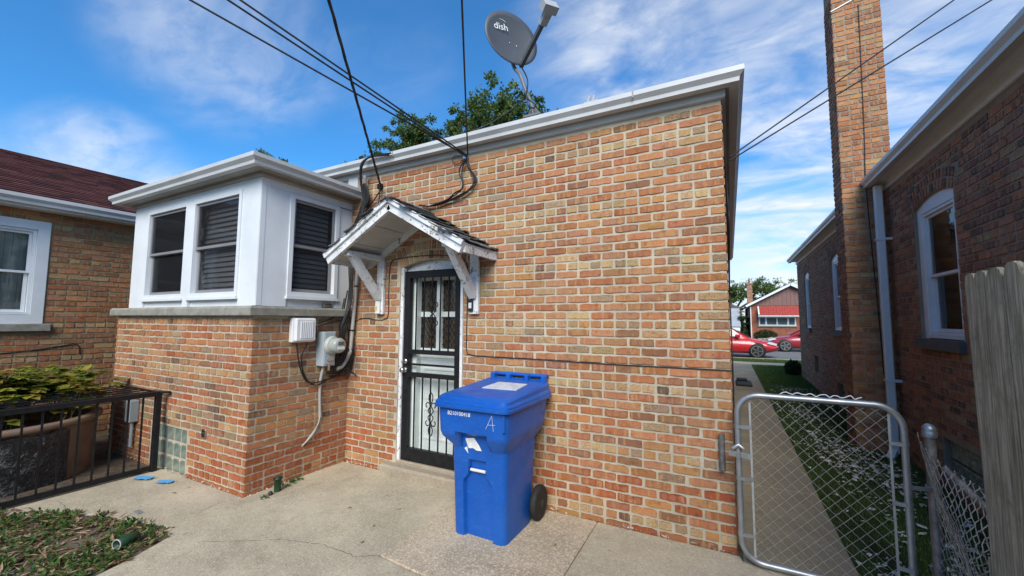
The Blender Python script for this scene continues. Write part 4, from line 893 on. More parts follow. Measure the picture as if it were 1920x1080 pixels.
m = MB(); m.tube([(px_+.05, PY-.02, .74), (px_+.10, -.6, .62), (px_+.08, -3.2, .66)], .017, 10); part('top_rail', m, RUST, CF)
m = MB(); m.tube([(px_+.06, -3.2, G), (px_+.06, -3.2, .8)], .025, 10); part('post', m, RUST, CF)
# weathered plank fence
def plank_mat():
    g = NG('weathered_grey_plank'); oi = g.N.new('ShaderNodeObjectInfo'); ofs = g.N.new('ShaderNodeVectorMath'); ofs.operation = 'ADD'; sc_ = g.N.new('ShaderNodeVectorMath'); sc_.operation = 'SCALE'
    cmb = g.N.new('ShaderNodeCombineXYZ'); g.L(oi.outputs['Random'], cmb.inputs[0]); g.L(oi.outputs['Random'], cmb.inputs[2]); g.L(cmb.outputs[0], sc_.inputs[0]); sc_.inputs['Scale'].default_value = 30
    g.L(g.tc.outputs['Object'], ofs.inputs[0]); g.L(sc_.outputs[0], ofs.inputs[1]); mp = g.N.new('ShaderNodeMapping'); mp.inputs['Scale'].default_value = (70, 70, 3.5); g.L(ofs.outputs[0], mp.inputs[0])
    gr = g.noise(mp.outputs[0], 1, 6, .65, .8); c = g.mix(g.rng(gr, .3, .7), (.20, .175, .12), (.55, .49, .37))
    c = g.mix(g.rng(g.noise(ofs.outputs[0], 7, 6, .7), .45, .7, 0, .6), c, (.20, .21, .13)); c = g.mix(g.rng(g.noise(ofs.outputs[0], 3, 5, .7), .55, .7, 0, .5), c, (.07, .06, .05))
    g.bump(g.math('ADD', gr, g.noise(ofs.outputs[0], 90, 3)), .7, .006); return g.fin(c, .95, 0, .15)
PLANK = plank_mat()
PF = thing('plank_fence', 'tall weathered grey plank fence with rounded plank tops along the neighbouring house', 'fence', (1.0, -1.6, G))
y = -.62; i = 0
while y > -3.3:
    w = random.uniform(.105, .125) if i else .10; lean_ = .055-.004*i; zt = 1.80+random.uniform(-.012, .012); t = .02; x = 1.0+random.choice((-.011, .0, .009))+random.uniform(-.003, .003)
    prof = [(0, G+.02), (w, G+.02), (w, zt-.055), (w*.86, zt-.012), (w*.66, zt), (w*.34, zt), (w*.14, zt-.012), (0, zt-.055)]
    m = MB(); n = 8
    for d in (0, 1): m.v += [Vector((x+d*t+lean_*0, y-p[0]-lean_*(1-p[1]/1.8), p[1])) for p in prof]
    m.f += [tuple(range(n)), tuple(range(n, 2*n))[::-1]]+[(k, (k+1) % n, n+(k+1) % n, n+k) for k in range(n)]; m.sm += [False]*(n+2)
    part('plank', m, PLANK, PF); y -= w+random.uniform(.006, .014); i += 1
for z in (.45, 1.45):
    m = MB(); m.box(1.024, 1.064, -3.3, -.60, z-.045, z+.045); part('rail', m, PLANK, PF)

# ================================================================== neighbouring house on the right
XR, ZR = 1.85, 3.27; GR = -.09
RH = thing('brick_house', 'dark brown brick house beside the walkway with white arched windows', 'house', (XR, 3, G))
RB = Bricks(RH, [(1815, 1921, 500, 1081)])
wins = [(1.74, 2.66, 1.40, 2.79, 2.875), (6.05, 6.95, 1.40, 2.80, 2.88), (9.45, 10.25, 1.40, 2.80, 2.88), (-2.6, -1.7, 1.40, 2.80, 2.88)]
gaps = []; rects = []; rings = []
for a, b, z0, zs, za in wins:
    gp, u_, zz_, rd, hf = arch_gap(a, b, zs, za, z0-.10, .205); gaps.append(gp); rects.append((a, b, z0, za)); rings.append((u_, zz_, rd, hf))
bwin = [(1.2, 2.35, .02, .44), (6.1, 6.8, .05, .40), (8.7, 9.2, .35, .75)]
for a, b, z0, z1 in bwin: rects.append((a, b, z0, z1)); gaps.append(lambda z, a=a, b=b, z0=z0, z1=z1: (a-.01, b+.01) if z0-.02 < z < z1+.03 else None)
m = MB(); holes(m, -7, 11.4, G-.2, ZR+.1, rects, lambda a, b, lo, hi: m.box(XR, XR+.2, a, b, lo, hi))
for (a, b, z0, zs, za), (u_, zz_, rd, hf) in zip(wins, rings):
    for s in (-1, 1):
        arc = [(u_+s*rd*math.sin(hf*t/8), zz_+rd*math.cos(hf*t/8)) for t in range(9)]; m.prism([(u_, za+.0005), (u_+s*(b-a)/2, za+.0005)]+arc[::-1], XR+.0005, XR+.1995, 'x')
wr = part('wall', m, MORTAR_R, RH)
hd7 = lambda k: k % 6 == 2
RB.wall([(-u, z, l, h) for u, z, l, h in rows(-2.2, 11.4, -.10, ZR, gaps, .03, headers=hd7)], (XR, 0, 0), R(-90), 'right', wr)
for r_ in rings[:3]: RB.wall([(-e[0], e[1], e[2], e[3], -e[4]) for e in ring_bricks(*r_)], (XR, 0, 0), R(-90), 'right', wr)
m = MB(); m.box(XR+.0005, 8.4, 11.2, 11.3995, G-.2, ZR+.1); m.box(XR+.2, 8.4, -7, -6.8, G-.2, ZR+.1); m.box(8.2, 8.4, -6.8, 11.2, G-.2, ZR+.1); part('wall', m, MORTAR_R, RH)
CHX0, CHX1, CHY0, CHY1, CHZ = 1.41, 1.925, 3.50, 3.94, 7.4
m = MB(); m.box(CHX0, CHX1, CHY0, CHY1, G-.2, CHZ); chm = part('chimney', m, MORTAR_R, RH)
RB.wall(rows(CHX0-.004, CHX1+.004, -.10, CHZ, [], .03, headers=hd7), (0, CHY0, 0), 0, 'chimney', chm)
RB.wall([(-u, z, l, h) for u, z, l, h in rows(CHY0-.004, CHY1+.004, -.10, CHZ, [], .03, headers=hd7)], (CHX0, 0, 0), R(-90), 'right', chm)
RB.wall(rows(CHY0-.004, CHY1+.004, 3.3, CHZ, [], .03, headers=hd7), (CHX1, 0, 0), R(90), 'chimney', chm)
RB.done(300)
m = MB(); m.tube(smooth_pts([Vector((1.70, CHY0-.012, 5.9)), Vector((1.69, CHY0-.012, 5.0)), Vector((1.675, CHY0-.012, 4.0)), Vector((1.66, CHY0-.012, 3.3)), Vector((1.70, CHY0-.012, 1.8)), Vector((1.72, CHY0-.012, .9))]), .006, 6); part('wire', m, CABLE, RH)
m = MB(); z = 5.90; m.bar((CHX0-.012, CHY0-.012, z), (CHX0+.26, CHY0-.012, z+.10), .008, .014); part('strap', m, PLW, RH)
BR = lambda mb, a, b, lo, hi, d0, d1: mb.box(XR+.05+d0, XR+.05+d1, a, b, lo, hi)
for (a, b, z0, zs, za), (u_, zz_, rd, hf) in zip(wins, rings):
    m = MB(); m.box(XR-.05, XR+.1, a-.03, b+.03, z0-.10, z0-.001); part('stone_sill', m, M('dark_stone_sill', (.10, .10, .10), .8, .2, 9, .2) if 'dark_stone_sill' not in bpy.data.materials else bpy.data.materials['dark_stone_sill'], RH)
    m = MB(); arc = [(u_+rd*.998*math.sin(hf*(t/8-1)), zz_+rd*.998*math.cos(hf*(t/8-1))) for t in range(17)]; m.prism([(b-.001, zs-.06), (a+.001, zs-.06)]+arc, XR+.03, XR+.15, 'x'); m.box(XR+.03, XR+.15, a+.001, a+.10, z0, zs-.0605); m.box(XR+.03, XR+.15, b-.10, b-.001, z0, zs-.0605); part('window_casing', m, WHITE, RH)
    window(RH, a+.10, b-.10, z0+.04, zs-.062, BR, .03, WHITE, GLASS, None, .48)
    m = MB(); m.box(XR+.30, XR+.31, a-.2, a+.42, z0-.1, zs+.1); part('curtain', m, CURTAIN, RH)
for a, b, z0, z1 in bwin:
    m = MB(); m.box(XR+.10, XR+.14, a, b, z0, z1); gw = part('glass_block_window', m, MORTAR, RH); n = max(2, round((b-a)/.19))
    me = MB().bbox(-.05, .03, -(b-a)/n/2+.008, (b-a)/n/2-.008, -(z1-z0)/4+.008, (z1-z0)/4-.008, .012).mesh('glass_block'); me.materials.append(GB)
    for i in range(n):
        for k in range(2): put('glass_block', me, None, gw, Vector((XR+.1, a+(i+.5)*(b-a)/n, z0+(k+.5)*(z1-z0)/2))-BASE[RH.name])
rp1 = [(XR, -7), (XR, CHY0-.02)]; rp0 = [(XR, CHY1+.02), (XR, 11.4)]
for pth in (rp1, rp0):
    part('frieze', sweep(MB(), [(-.05, ZR+.002), (.02, ZR+.002), (.03, ZR+.01), (.03, ZR+.085), (-.05, ZR+.085)], pth), WHITE, RH)
    part('soffit', sweep(MB(), [(-.05, ZR+.0855), (.15, ZR+.0855), (.15, ZR+.16), (-.05, ZR+.16)], pth), WHITE, RH)
    part('gutter', sweep(MB(), gutprof(.1505, ZR+.06, 1.0), pth), ALU, RH)
m = MB(); m.add([(XR-.16, -7.1, ZR+.163), (XR-.16, 11.5, ZR+.163), (5.1, 11.5, ZR+1.6), (5.1, -7.1, ZR+1.6), (8.6, 11.5, ZR+.163), (8.6, -7.1, ZR+.163)], [(0,1,2,3),(3,2,4,5),(0,3,5),(1,4,2),(0,5,4,1)]); part('roof', m, M('brown_roof_shingles', (.09, .055, .045), .95, .3, 20, .4, 120), RH)
DS = thing('downspout', 'white metal downspout beside the neighbouring chimney', 'downspout', (1.745, 3.36, GR))
m = MB(); m.bbox(1.70, 1.785, 3.33, 3.40, GR+.06, 3.32, .01); part('pipe', m, WHITE, DS)
m = MB(); m.bar((1.74, 3.37, GR+.10), (1.66, 3.22, GR+.02), .075, .06); part('outlet', m, WHITE, DS)
for z in (2.62, .85):
    m = MB(); m.box(1.69, 1.85, 3.322, 3.408, z-.015, z+.015); part('bracket', m, WHITE, DS)

# ================================================================== neighbouring house on the left
XQ, ZQ = -7.80, 2.93
LH = thing('brick_house', 'tan and red brick house with dark red shingle roof and white window', 'house', (XQ, 0, G))
LB = Bricks(LH, [(246, 1921, 0, 1081), (0, 75, 425, 612)])
LW = (-2.50, -1.53, 1.49, 2.80)
m = MB(); holes(m, -7, 9, G-.1, ZQ+.1, [LW], lambda a, b, lo, hi: m.box(XQ-.2, XQ, a, b, lo, hi)); wl = part('wall', m, MORTAR_L, LH)
LB.wall(rows(-4.2, 1.6, -.03, ZQ, [lambda z: (LW[0]-.02, LW[1]+.02) if LW[2]-.10 < z < LW[3] else None], .07, headers=lambda k: k % 6 == 1), (XQ, 0, 0), R(90), 'left', wl); LB.done(300)
m = MB(); m.box(-15.6, XQ-.0005, 8.8, 8.9995, G-.1, ZQ+.1); m.box(-15.6, XQ-.2, -7, -6.8, G-.1, ZQ+.1); m.box(-15.6, -15.4, -6.8, 8.8, G-.1, ZQ+.1); part('wall', m, MORTAR_L, LH)
BL_ = lambda mb, a, b, lo, hi, d0, d1: mb.box(XQ-.02-d1, XQ-.02-d0, a, b, lo, hi)
m = MB(); frame_rect(m, *LW, .11, 0, 0, lambda mb, a, b, lo, hi, d0, d1: mb.box(XQ-.06, XQ+.018, a, b, lo, hi)); part('window_casing', m, WHITE, LH)
window(LH, LW[0]+.112, LW[1]-.112, LW[2]+.112, LW[3]-.112, BL_, .03, WHITE, GLASS, 'curtain', .5)
m = MB(); m.bbox(XQ-.1, XQ+.06, LW[0]-.07, LW[1]+.07, LW[2]-.095, LW[2]-.002, .006); part('stone_sill', m, STONE, LH)
lp = [(XQ, 9), (XQ, -7)]
part('soffit', sweep(MB(), [(-.2, ZQ-.001), (.20, ZQ-.001), (.20, 3.03), (-.2, 3.03)], lp), WHITE, LH); part('gutter', sweep(MB(), gutprof(.2005, 2.955, 1.1), lp), ALU, LH)
RS = (4.63-3.06)/3.9; m = MB(); x0 = XQ+.24; 
m.add([(x0, -7.1, 3.055), (x0, 9.1, 3.055), (-11.5, 9.1, 4.60), (-11.5, -7.1, 4.60), (-15.8, 9.1, 3.055), (-15.8, -7.1, 3.055)], [(0,3,2,1),(3,5,4,2),(0,5,3),(1,2,4),(0,1,4,5)]); roofL = part('roof', m, M('dark_roof_felt', (.05, .03, .03), .95, .2, 9, 0), LH)
g = NG('dark_red_shingles'); at = g.N.new('ShaderNodeAttribute'); at.attribute_name = 'bcol'; v = g.coord(); g.bump(g.noise(v, 260, 3, .7), .5, .004)
SHR = g.fin(g.mix(g.rng(g.noise(v, 400, 2), .5, .7, 0, .35), at.outputs['Color'], (.22, .13, .12)), .95, 0, .2)
V = []; Fc = []; BC = []; dirr = Vector((-11.5-x0, 0, 4.60-3.055)); L_ = dirr.length; dirr.normalize(); nn = Vector((-dirr.z, 0, dirr.x))*-1
if nn.z < 0: nn = -nn
nr = int(L_/.14)
for r_ in range(nr):
    y = -4.6+random.uniform(-.2, 0)
    while y < 5.5:
        w = random.uniform(.16, .34); base = Vector((x0, 0, 3.055))+dirr*(r_*.14-.02); k = len(V); h = .016+random.uniform(0, .006); cc = random.choice(((.085, .026, .022), (.105, .032, .027), (.065, .022, .021), (.12, .042, .034), (.05, .02, .02)))
        p = [base+Vector((0, y+.002, 0))+nn*.003, base+Vector((0, y+w-.002, 0))+nn*.003, base+dirr*.17+Vector((0, y+w-.002, 0))+nn*.004, base+dirr*.17+Vector((0, y+.002, 0))+nn*.004, base+Vector((0, y+.002, 0))+nn*h, base+Vector((0, y+w-.002, 0))+nn*h]
        V += [tuple(q-BASE[LH.name]) for q in p]; Fc += [(k+4, k+5, k+2, k+3), (k, k+1, k+5, k+4), (k, k+4, k+3), (k+1, k+2, k+5)]; BC += [(*cc, 1)]*6; y += w
me = bpy.data.meshes.new('shingles'); me.from_pydata(V, [], Fc); a = me.attributes.new('bcol', 'FLOAT_COLOR', 'POINT'); a.data.foreach_set('color', [x for c in BC for x in c]); put('shingles', me, SHR, LH, kind='stuff')
cable([onX(u, v_, XQ+.012) for u, v_ in ((-60, 668), (0, 663), (60, 657), (120, 648), (140, 645), (148, 650), (149, 664))], .006, 'black wire sagging across the brick of the red roofed house')
# ================================================================== railing over the basement well
RX, RY0, RY1 = -5.42, -1.225, -3.6
RL = thing('steel_railing', 'low black steel railing with flat bar top beside the porch', 'railing', (RX, -2.3, G))
m = MB(); m.bbox(RX-.025, RX+.025, RY0-.0, RY0+.05, G-.02, .79, .003); part('post', m, BLACK, RL)
m = MB(); m.bar((RX, RY0+.0, .765), (RX, RY1, .765), .045, .045); part('top_rail', m, BLACK, RL)
m = MB(); m.bar((RX, RY0, .0), (RX, RY1, .0), .03, .045); part('bottom_rail', m, BLACK, RL)
y = RY0-.10
while y > RY1:
    m = MB(); m.box(RX-.007, RX+.007, y-.007, y+.007, .02, .745); part('bar', m, BLACK, RL); y -= .118
for i in range(6):
    m = MB(); m.bar((RX-.16*(i+1), RY0+.02, .772), (RX-.16*(i+1), RY1, .772), .014, .010); part('cover_bar', m, BLACK, RL)
m = MB(); m.bar((RX+.02, RY0+.03, .778), (XB+.4, RY0+.03, .778), .03, .014, (0, 0, 1)); m.bar((RX, RY0+.03, .778), (RX+.09, RY0+.09, .778), .03, .02); part('end_bar', m, BLACK, RL)
# planter
pc = Vector((-6.62, -2.10, G)); pr = .78
PT = thing('planter', 'big round brown planter half wrapped in torn black plastic behind the railing', 'planter', tuple(pc))
TERR = M('brown_planter_resin', (.20, .135, .095), .7, .18, 5, .15, 50, dirt=.3)
m = MB(); m.lathe([(pr*.965, -.05), (pr*.97, .06), (pr*.985, .46), (pr*.99, .515), (pr*1.03, .52), (pr*1.04, .535), (pr*1.04, .565), (pr*1.02, .575), (pr*.93, .575), (pr*.91, .55), (pr*.90, .45)], pc, 48); part('pot', m, TERR, PT)
m = MB(); m.lathe([(pr*.898, .44), (pr*.898, .47), (pr*.3, .50), (.001, .49)], pc, 32); part('soil', m, SOIL, PT)
def film_mat():
    g = NG('torn_black_plastic'); v = g.coord(); w = g.noise(v, 13, 8, .75, 2.5); c = g.mix(g.rng(w, .60, .70), (.016, .018, .020), (.34, .36, .37)); g.bump(g.noise(v, 9, 6, .65, 2), 1.0, .04); return g.fin(c, .22, 0, .7)
m = MB(); vs = []; n = 44
for i in range(n+1):
    a = R(-115)+(R(30)-R(-115))*i/n
    for z, k in ((-.03, .985), (.15, .985), (.33, .99), (.49, 1.0)):
        r_ = pr*k*1.012+random.uniform(0, .014); zz = z+(random.uniform(-.012, .02) if z > .4 else random.uniform(-.02, .02)); vs.append(pc+Vector((r_*math.cos(a), r_*math.sin(a), zz)))
m.add(vs, [(i*4+k, (i+1)*4+k, (i+1)*4+k+1, i*4+k+1) for i in range(n) for k in range(3)], True); part('plastic_wrap', m, film_mat(), PT)
m = MB(); a = onX(231, 780, XB-.0+.0); m.bbox(XB-.02, XB+.12, -1.33, -1.20, .28, .62, .006)
bxm = onY(238, 790, -1.20); m = MB(); m.bbox(bxm.x-.07, bxm.x+.05, -1.20, YB-.006, .38, .62, .006); m.tube([(bxm.x-.01, -1.15, .38), (bxm.x-.01, -1.15, .1)], .018, 8); solo('junction_box', m, METAL, 'small grey metal box on the brick behind the railing', 'junction box', (bxm.x, YB, .1))

# ================================================================== leaves, trees, plants
def leaf_mat(name, cols, spec=.25, trans=.35):
    g = NG(name); at = g.N.new('ShaderNodeAttribute'); at.attribute_name = 'lr'; rp = g.N.new('ShaderNodeValToRGB'); e = rp.color_ramp.elements
    while len(e) < len(cols): e.new(.5)
    for i, c in enumerate(cols): e[i].position = i/(len(cols)-1); e[i].color = (*c, 1)
    g.L(at.outputs['Fac'], rp.inputs[0]); m_ = g.fin(rp.outputs[0], .55, 0, spec)
    tr = g.N.new('ShaderNodeBsdfTranslucent'); g.L(rp.outputs[0], tr.inputs[0]); mx = g.N.new('ShaderNodeMixShader'); mx.inputs[0].default_value = trans
    g.L(g.b.outputs[0], mx.inputs[1]); g.L(tr.outputs[0], mx.inputs[2]); g.L(mx.outputs[0], g.N['Material Output'].inputs[0]); return m_
def leaf_mesh(name, leaves, mat, off=(0, 0, 0)):
    """leaves: (position, direction, normal, length, width, shade)"""
    V = []; Fc = []; A = []; off = Vector(off)
    for p, d, n, l, w, s in leaves:
        d = d.normalized(); x = d.cross(n)
        if x.length < 1e-3: x = d.cross(Vector((1, 0, 0)))
        x.normalize(); nn = x.cross(d); k = len(V); p = p-off
        V += [tuple(p), tuple(p+d*l*.4+x*w*.5+nn*l*.06), tuple(p+d*l), tuple(p+d*l*.4-x*w*.5+nn*l*.06)]; Fc += [(k, k+1, k+2), (k, k+2, k+3)]; A += [s]*4
    me = bpy.data.meshes.new(name); me.from_pydata(V, [], Fc); a = me.attributes.new('lr', 'FLOAT', 'POINT'); a.data.foreach_set('value', A); me.materials.append(mat); return me
def rv(): 
    while 1:
        v = Vector((random.uniform(-1, 1), random.uniform(-1, 1), random.uniform(-1, 1)))
        if .05 < v.length < 1: return v
LEAF = leaf_mat('elm_leaf', ((.06, .10, .03), (.115, .18, .05), (.18, .25, .08)))
LEAFD = leaf_mat('dark_hedge_leaf', ((.014, .032, .012), (.03, .06, .018), (.05, .09, .028)))
BARK = M('tree_bark', (.085, .065, .05), .95, .3, 10, .8, 30, bdist=.02)
def tree(label, base, lobes, trunk_h, n, ls, mat=LEAF, name='tree', cat='tree', group=None, per=46):
    base = Vector(base); T = thing(name, label, cat, tuple(base), group); m = MB(); top = base+Vector((0, 0, trunk_h))
    c0 = sum((Vector(l[0]) for l in lobes), Vector())/len(lobes)
    m.tube(smooth_pts([base-Vector((0, 0, .1)), base.lerp(top, .5)+Vector((.1, .05, 0)), top], 4), [.32-.14*i/8 for i in range(9)], 10)
    for c, r in lobes:
        c = Vector(c); mid = top.lerp(c, .5)+Vector((0, 0, .2)); m.tube(smooth_pts([top-Vector((0, 0, .2)), mid, c], 4), [.15, .13, .12, .11, .10, .085, .07, .05, .03], 7)
        for _ in range(9): d = rv(); e = c+Vector((d.x*r[0], d.y*r[1], d.z*r[2]))*.95; m.tube(smooth_pts([c.lerp(top, .25), c.lerp(e, .5)+rv()*.2, e], 3), [.055, .045, .04, .03, .022, .016, .01], 5)
    part('trunk', m, BARK, T); L = []; tot = sum(r[0]*r[1]*r[2] for _, r in lobes)
    for c, r in lobes:
        c = Vector(c)
        for _ in range(int(n*r[0]*r[1]*r[2]/tot/per)+1):
            d = rv(); d = d.normalized()*(random.random()**.42); q = c+Vector((d.x*r[0], d.y*r[1], d.z*r[2]))*random.choice((.8, .9, 1.0, 1.08, 1.2)); cr = random.uniform(.16, .46)*ls*5; tone = random.uniform(-.25, .25); tw = rv().normalized()
            for _ in range(per):
                o = rv(); o = Vector((o.x*cr, o.y*cr, o.z*cr*.55))+tw*random.uniform(-.6, .6)*cr; L.append((q+o, rv(), Vector((0, 0, 1))+rv()*.9, ls*random.uniform(.7, 1.3), ls*.62, min(1, max(0, random.uniform(.2, .8)+tone))))
    put('crown', leaf_mesh('crown', L, mat, base), None, T); return T
def at(u, v, Y): return onY(u, v, Y)
a = at(935, 220, 14); b = at(995, 222, 14); c = at(872, 235, 14); d = at(940, 290, 14)
tree('tall leafy tree rising behind the satellite dish', (a.x, 14, G), [((a.x, 14, a.z-.2), (1.9, 1.8, 1.9)), ((b.x, 14.3, b.z-.5), (1.4, 1.5, 1.3)), ((c.x, 13.7, c.z-.3), (1.3, 1.5, 1.2)), ((d.x, 14, d.z-1.6), (3.2, 2.8, 2.4))], 5.5, 36000, .17, group=None)
a = at(770, 262, 15); b = at(722, 290, 15); c = at(803, 255, 15)
tree('leafy tree rising behind the overhead cables', (a.x, 15, G), [((a.x, 15, a.z-.4), (1.6, 1.8, 1.6)), ((b.x, 15.3, b.z-.6), (1.5, 1.6, 1.3)), ((c.x, 14.8, c.z-.2), (1.2, 1.5, 1.2)), ((a.x-.2, 15, a.z-3), (3.0, 2.8, 2.4))], 6, 34000, .17)
a = at(512, 300, 16); b = at(492, 285, 16)
tree('treetop just showing over the porch gutter', (a.x, 16, G), [((a.x, 16, a.z-.4), (1.0, 1.2, .75)), ((b.x, 16, b.z-.2), (.45, .6, .5)), ((a.x, 16, a.z-3.2), (2.6, 2.6, 2.4))], 7, 16000, .18)

# ================================================================== across the street
FZ = G-.0
def far(u, v, Y=38.): return onY(u, v, Y)
FH = thing('brick_house', 'red brick bungalow with brown sided gable and red awning across the street', 'house', (4.6, 38, G))
fl, fr = 1.62, 7.65; fe = 2.95; fa = (4.62, 4.60)
BRK = M('red_facing_brick', (.27, .095, .055), .9, .25, 3, .2, 40)
m = MB(); m.box(fl, fr, 38, 50, G-.1, fe-.001); part('wall', m, BRK, FH)
BSD = M('brown_vertical_siding', (.19, .105, .095), .7, .1, 3, 0)
for i in range(20):
    x0 = fl+i*(fr-fl)/20; x1 = fl+(i+1)*(fr-fl)/20-.02; zz = lambda x: fe+(fa[1]-fe)*max(0, 1-abs(x-fa[0])/3.0)
    m = MB(); m.prism([(x0, fe), (x1, fe), (x1, zz(x1)), (x0, zz(x0))], 37.97, 38.1); part('siding_board', m, BSD, FH)
m = MB(); m.prism([(fl, fe), (fr, fe), fa], 38.0, 50); part('gable', m, BSD, FH)
for s in (-1, 1):
    e = (fl-.3 if s < 0 else fr+.3); m = MB(); m.bar((fa[0], 43.8, fa[1]+.1), (e, 43.8, fe-.06), 12.4, .10, (0, 0, 1)); part('roof', m, M('grey_far_roof', (.12, .11, .11), .9, .2, 4, 0) if 'grey_far_roof' not in bpy.data.materials else bpy.data.materials['grey_far_roof'], FH)
    m = MB(); m.bar((fa[0], 37.58, fa[1]+.09), (e, 37.58, fe-.07), .05, .17, (0, 0, 1)); part('barge_board', m, WHITE, FH)
m = MB(); m.bbox(1.48, 1.90, 38.6, 39.1, fe-1, 4.85, .01); m.bbox(1.43, 1.95, 38.55, 39.15, 4.85, 4.98, .01); fch = part('chimney', m, M('tan_far_brick', (.30, .16, .10), .9, .4, 9, .2, 40), FH)
m = MB(); m.tube([(1.69, 38.85, 4.9), (1.69, 38.85, 5.45)], .06, 8); part('flue', m, M('clay_flue', (.25, .12, .08), .8, .1, 5, 0), fch)
AW = M('red_awning_metal', (.36, .055, .045), .5, .08, 4, 0); ax0, ax1 = 2.20, 5.3
for i in range(16):
    x0 = ax0+i*(ax1-ax0)/16; x1 = x0+(ax1-ax0)/16-.01; m = MB(); m.bar(((x0+x1)/2, 38, 2.84), ((x0+x1)/2, 37.1, 2.12), x1-x0, .03, (0, 1, 1)); part('awning_slat', m, AW, FH)
for x in (ax0, ax1-.1): m = MB(); m.bar((x+.05, 37.98, 2.88), (x+.05, 37.08, 2.16), .10, .04, (0, 1, 1)); part('awning_edge', m, WHITE, FH)
m = MB()
for i in range(40): x = ax0+i*(ax1-ax0)/40; m.box(x, x+.06, 37.05, 37.07, 1.98+.02*(i % 2), 2.1)
part('awning_fringe', m, WHITE, FH)
m = MB(); frame_rect(m, 2.25, 4.93, 1.22, 1.98, .10, 0, 0, lambda mb, a, b, lo, hi, d0, d1: mb.box(a, b, 37.93, 37.995, lo, hi)); m.box(2.72, 2.86, 37.935, 37.99, 1.32, 1.88); m.box(3.54, 3.64, 37.935, 37.99, 1.32, 1.88); m.box(4.30, 4.44, 37.935, 37.99, 1.32, 1.88); fw = part('window', m, WHITE, FH)
FG = M('far_window_glass', (.09, .12, .13), .1, .3, 2, 0, spec=.8)
for a, b in ((2.36, 2.71), (2.87, 3.53), (3.65, 4.29), (4.45, 4.82)): m = MB(); m.box(a, b, 37.965, 37.985, 1.325, 1.875); part('pane', m, FG, fw)
m = MB(); m.box(2.15, 5.0, 37.9, 37.999, 1.13, 1.215); part('sill', m, STONE, FH)
m = MB(); m.tube([(fl+.06, 37.93, G), (fl+.06, 37.93, 2.85)], .05, 6); part('downspout', m, WHITE, FH)
m = MB(); m.tube([(1.9, 38.85, 4.9), (1.9, 38.85, 5.5)], .02, 6); m.tube([(1.0, 38.6, 5.36), (2.95, 38.9, 5.42)], .014, 6)
for i in range(7): x = 1.15+i*.27; m.tube([(x, 38.3, 5.38+.01*i), (x, 39.1, 5.38+.01*i)], .010, 5)
solo('roof_antenna', m, GALV, 'thin metal television antenna above the far chimney', 'antenna', (1.9, 38.85, 4.9))
# house beside it: grey roof and tan wall
F2 = thing('brick_house', 'tan house with grey roof half hidden beside the red awning bungalow', 'house', (-2.5, 39, G))
m = MB(); m.box(-6, 1.05, 39.5, 50, G-.1, 2.75); part('wall', m, M('tan_far_wall', (.33, .20, .11), .9, .2, 3, .1), F2)
m = MB(); m.bar((-2.4, 38.9, 2.72), (.82, 36.2, 1.08) if 0 else (-2.4, 36.0, 1.12), 6.5, .08, (0, 0, 1)); part('porch_roof', m, M('pale_grey_roof', (.36, .38, .40), .6, .1, 2, 0), F2)
m = MB(); m.box(-5.6, .80, 36.02, 36.2, .80, 1.06); m.box(.55, .78, 36.1, 36.3, G, .8); part('porch_front', m, WHITE, F2)
m = MB(); m.prism([(-6.3, 2.751), (1.3, 2.751), (-2.5, 4.2)], 39.3, 50.2); part('roof', m, bpy.data.materials['grey_far_roof'], F2)
tree('broad green tree behind the far bungalow chimney', (.6, 52, G), [((-.4, 52, 4.6), (2.2, 2, 1.7)), ((2.4, 53, 5.2), (2.6, 2, 1.5)), ((5, 54, 5.0), (2.4, 2, 1.4))], 3, 9000, .24)
tree('dark conical evergreen beside the far bungalow', (1.05, 36.9, G), [((1.05, 36.9, .9), (.42, .42, 1.0)), ((1.0, 36.9, 1.9), (.30, .3, .7))], .5, 3000, .09, LEAFD, 'evergreen_shrub', 'shrub')
def shrub(label, c, r, n, ls, mat=LEAFD, name='clipped_shrub'):
    c = Vector(c); L = []; base = (c.x, c.y, G); T = thing(name, label, 'shrub', base); m = MB()
    for _ in range(7): m.tube([Vector(base), c+Vector((rv().x*r[0]*.7, rv().y*r[1]*.7, 0))], .012, 5)
    part('stem', m, BARK, T)
    for _ in range(n):
        d = rv().normalized()*random.random()**.3; L.append((c+Vector((d.x*r[0], d.y*r[1], d.z*r[2])), rv()+d, d+rv()*.5, ls*random.uniform(.7, 1.3), ls*.6, random.random()))
    put('crown', leaf_mesh('crown', L, mat, base), None, T)
shrub('round clipped shrub under the left end of the far window', (2.65, 36.9, .42), (.85, .6, .45), 2200, .10); shrub('clipped shrub below the right end of the far awning', (5.0, 36.9, .36), (.8, .6, .42), 2000, .10)
shrub('dark bush at the front corner of the brown house', (1.70, 11.9, .16), (.2, .3, .2), 900, .09, LEAFD, 'low_bush')
m = MB()
for i in range(9): m.bbox(2.0+i*.36, 2.34+i*.36, 35.4, 35.7, G-.05, .22+.02*(i % 2), .03)
solo('garden_edging', m, STONE, 'low row of stone blocks before the far bungalow shrubs', 'edging', (3.5, 35.5, G))

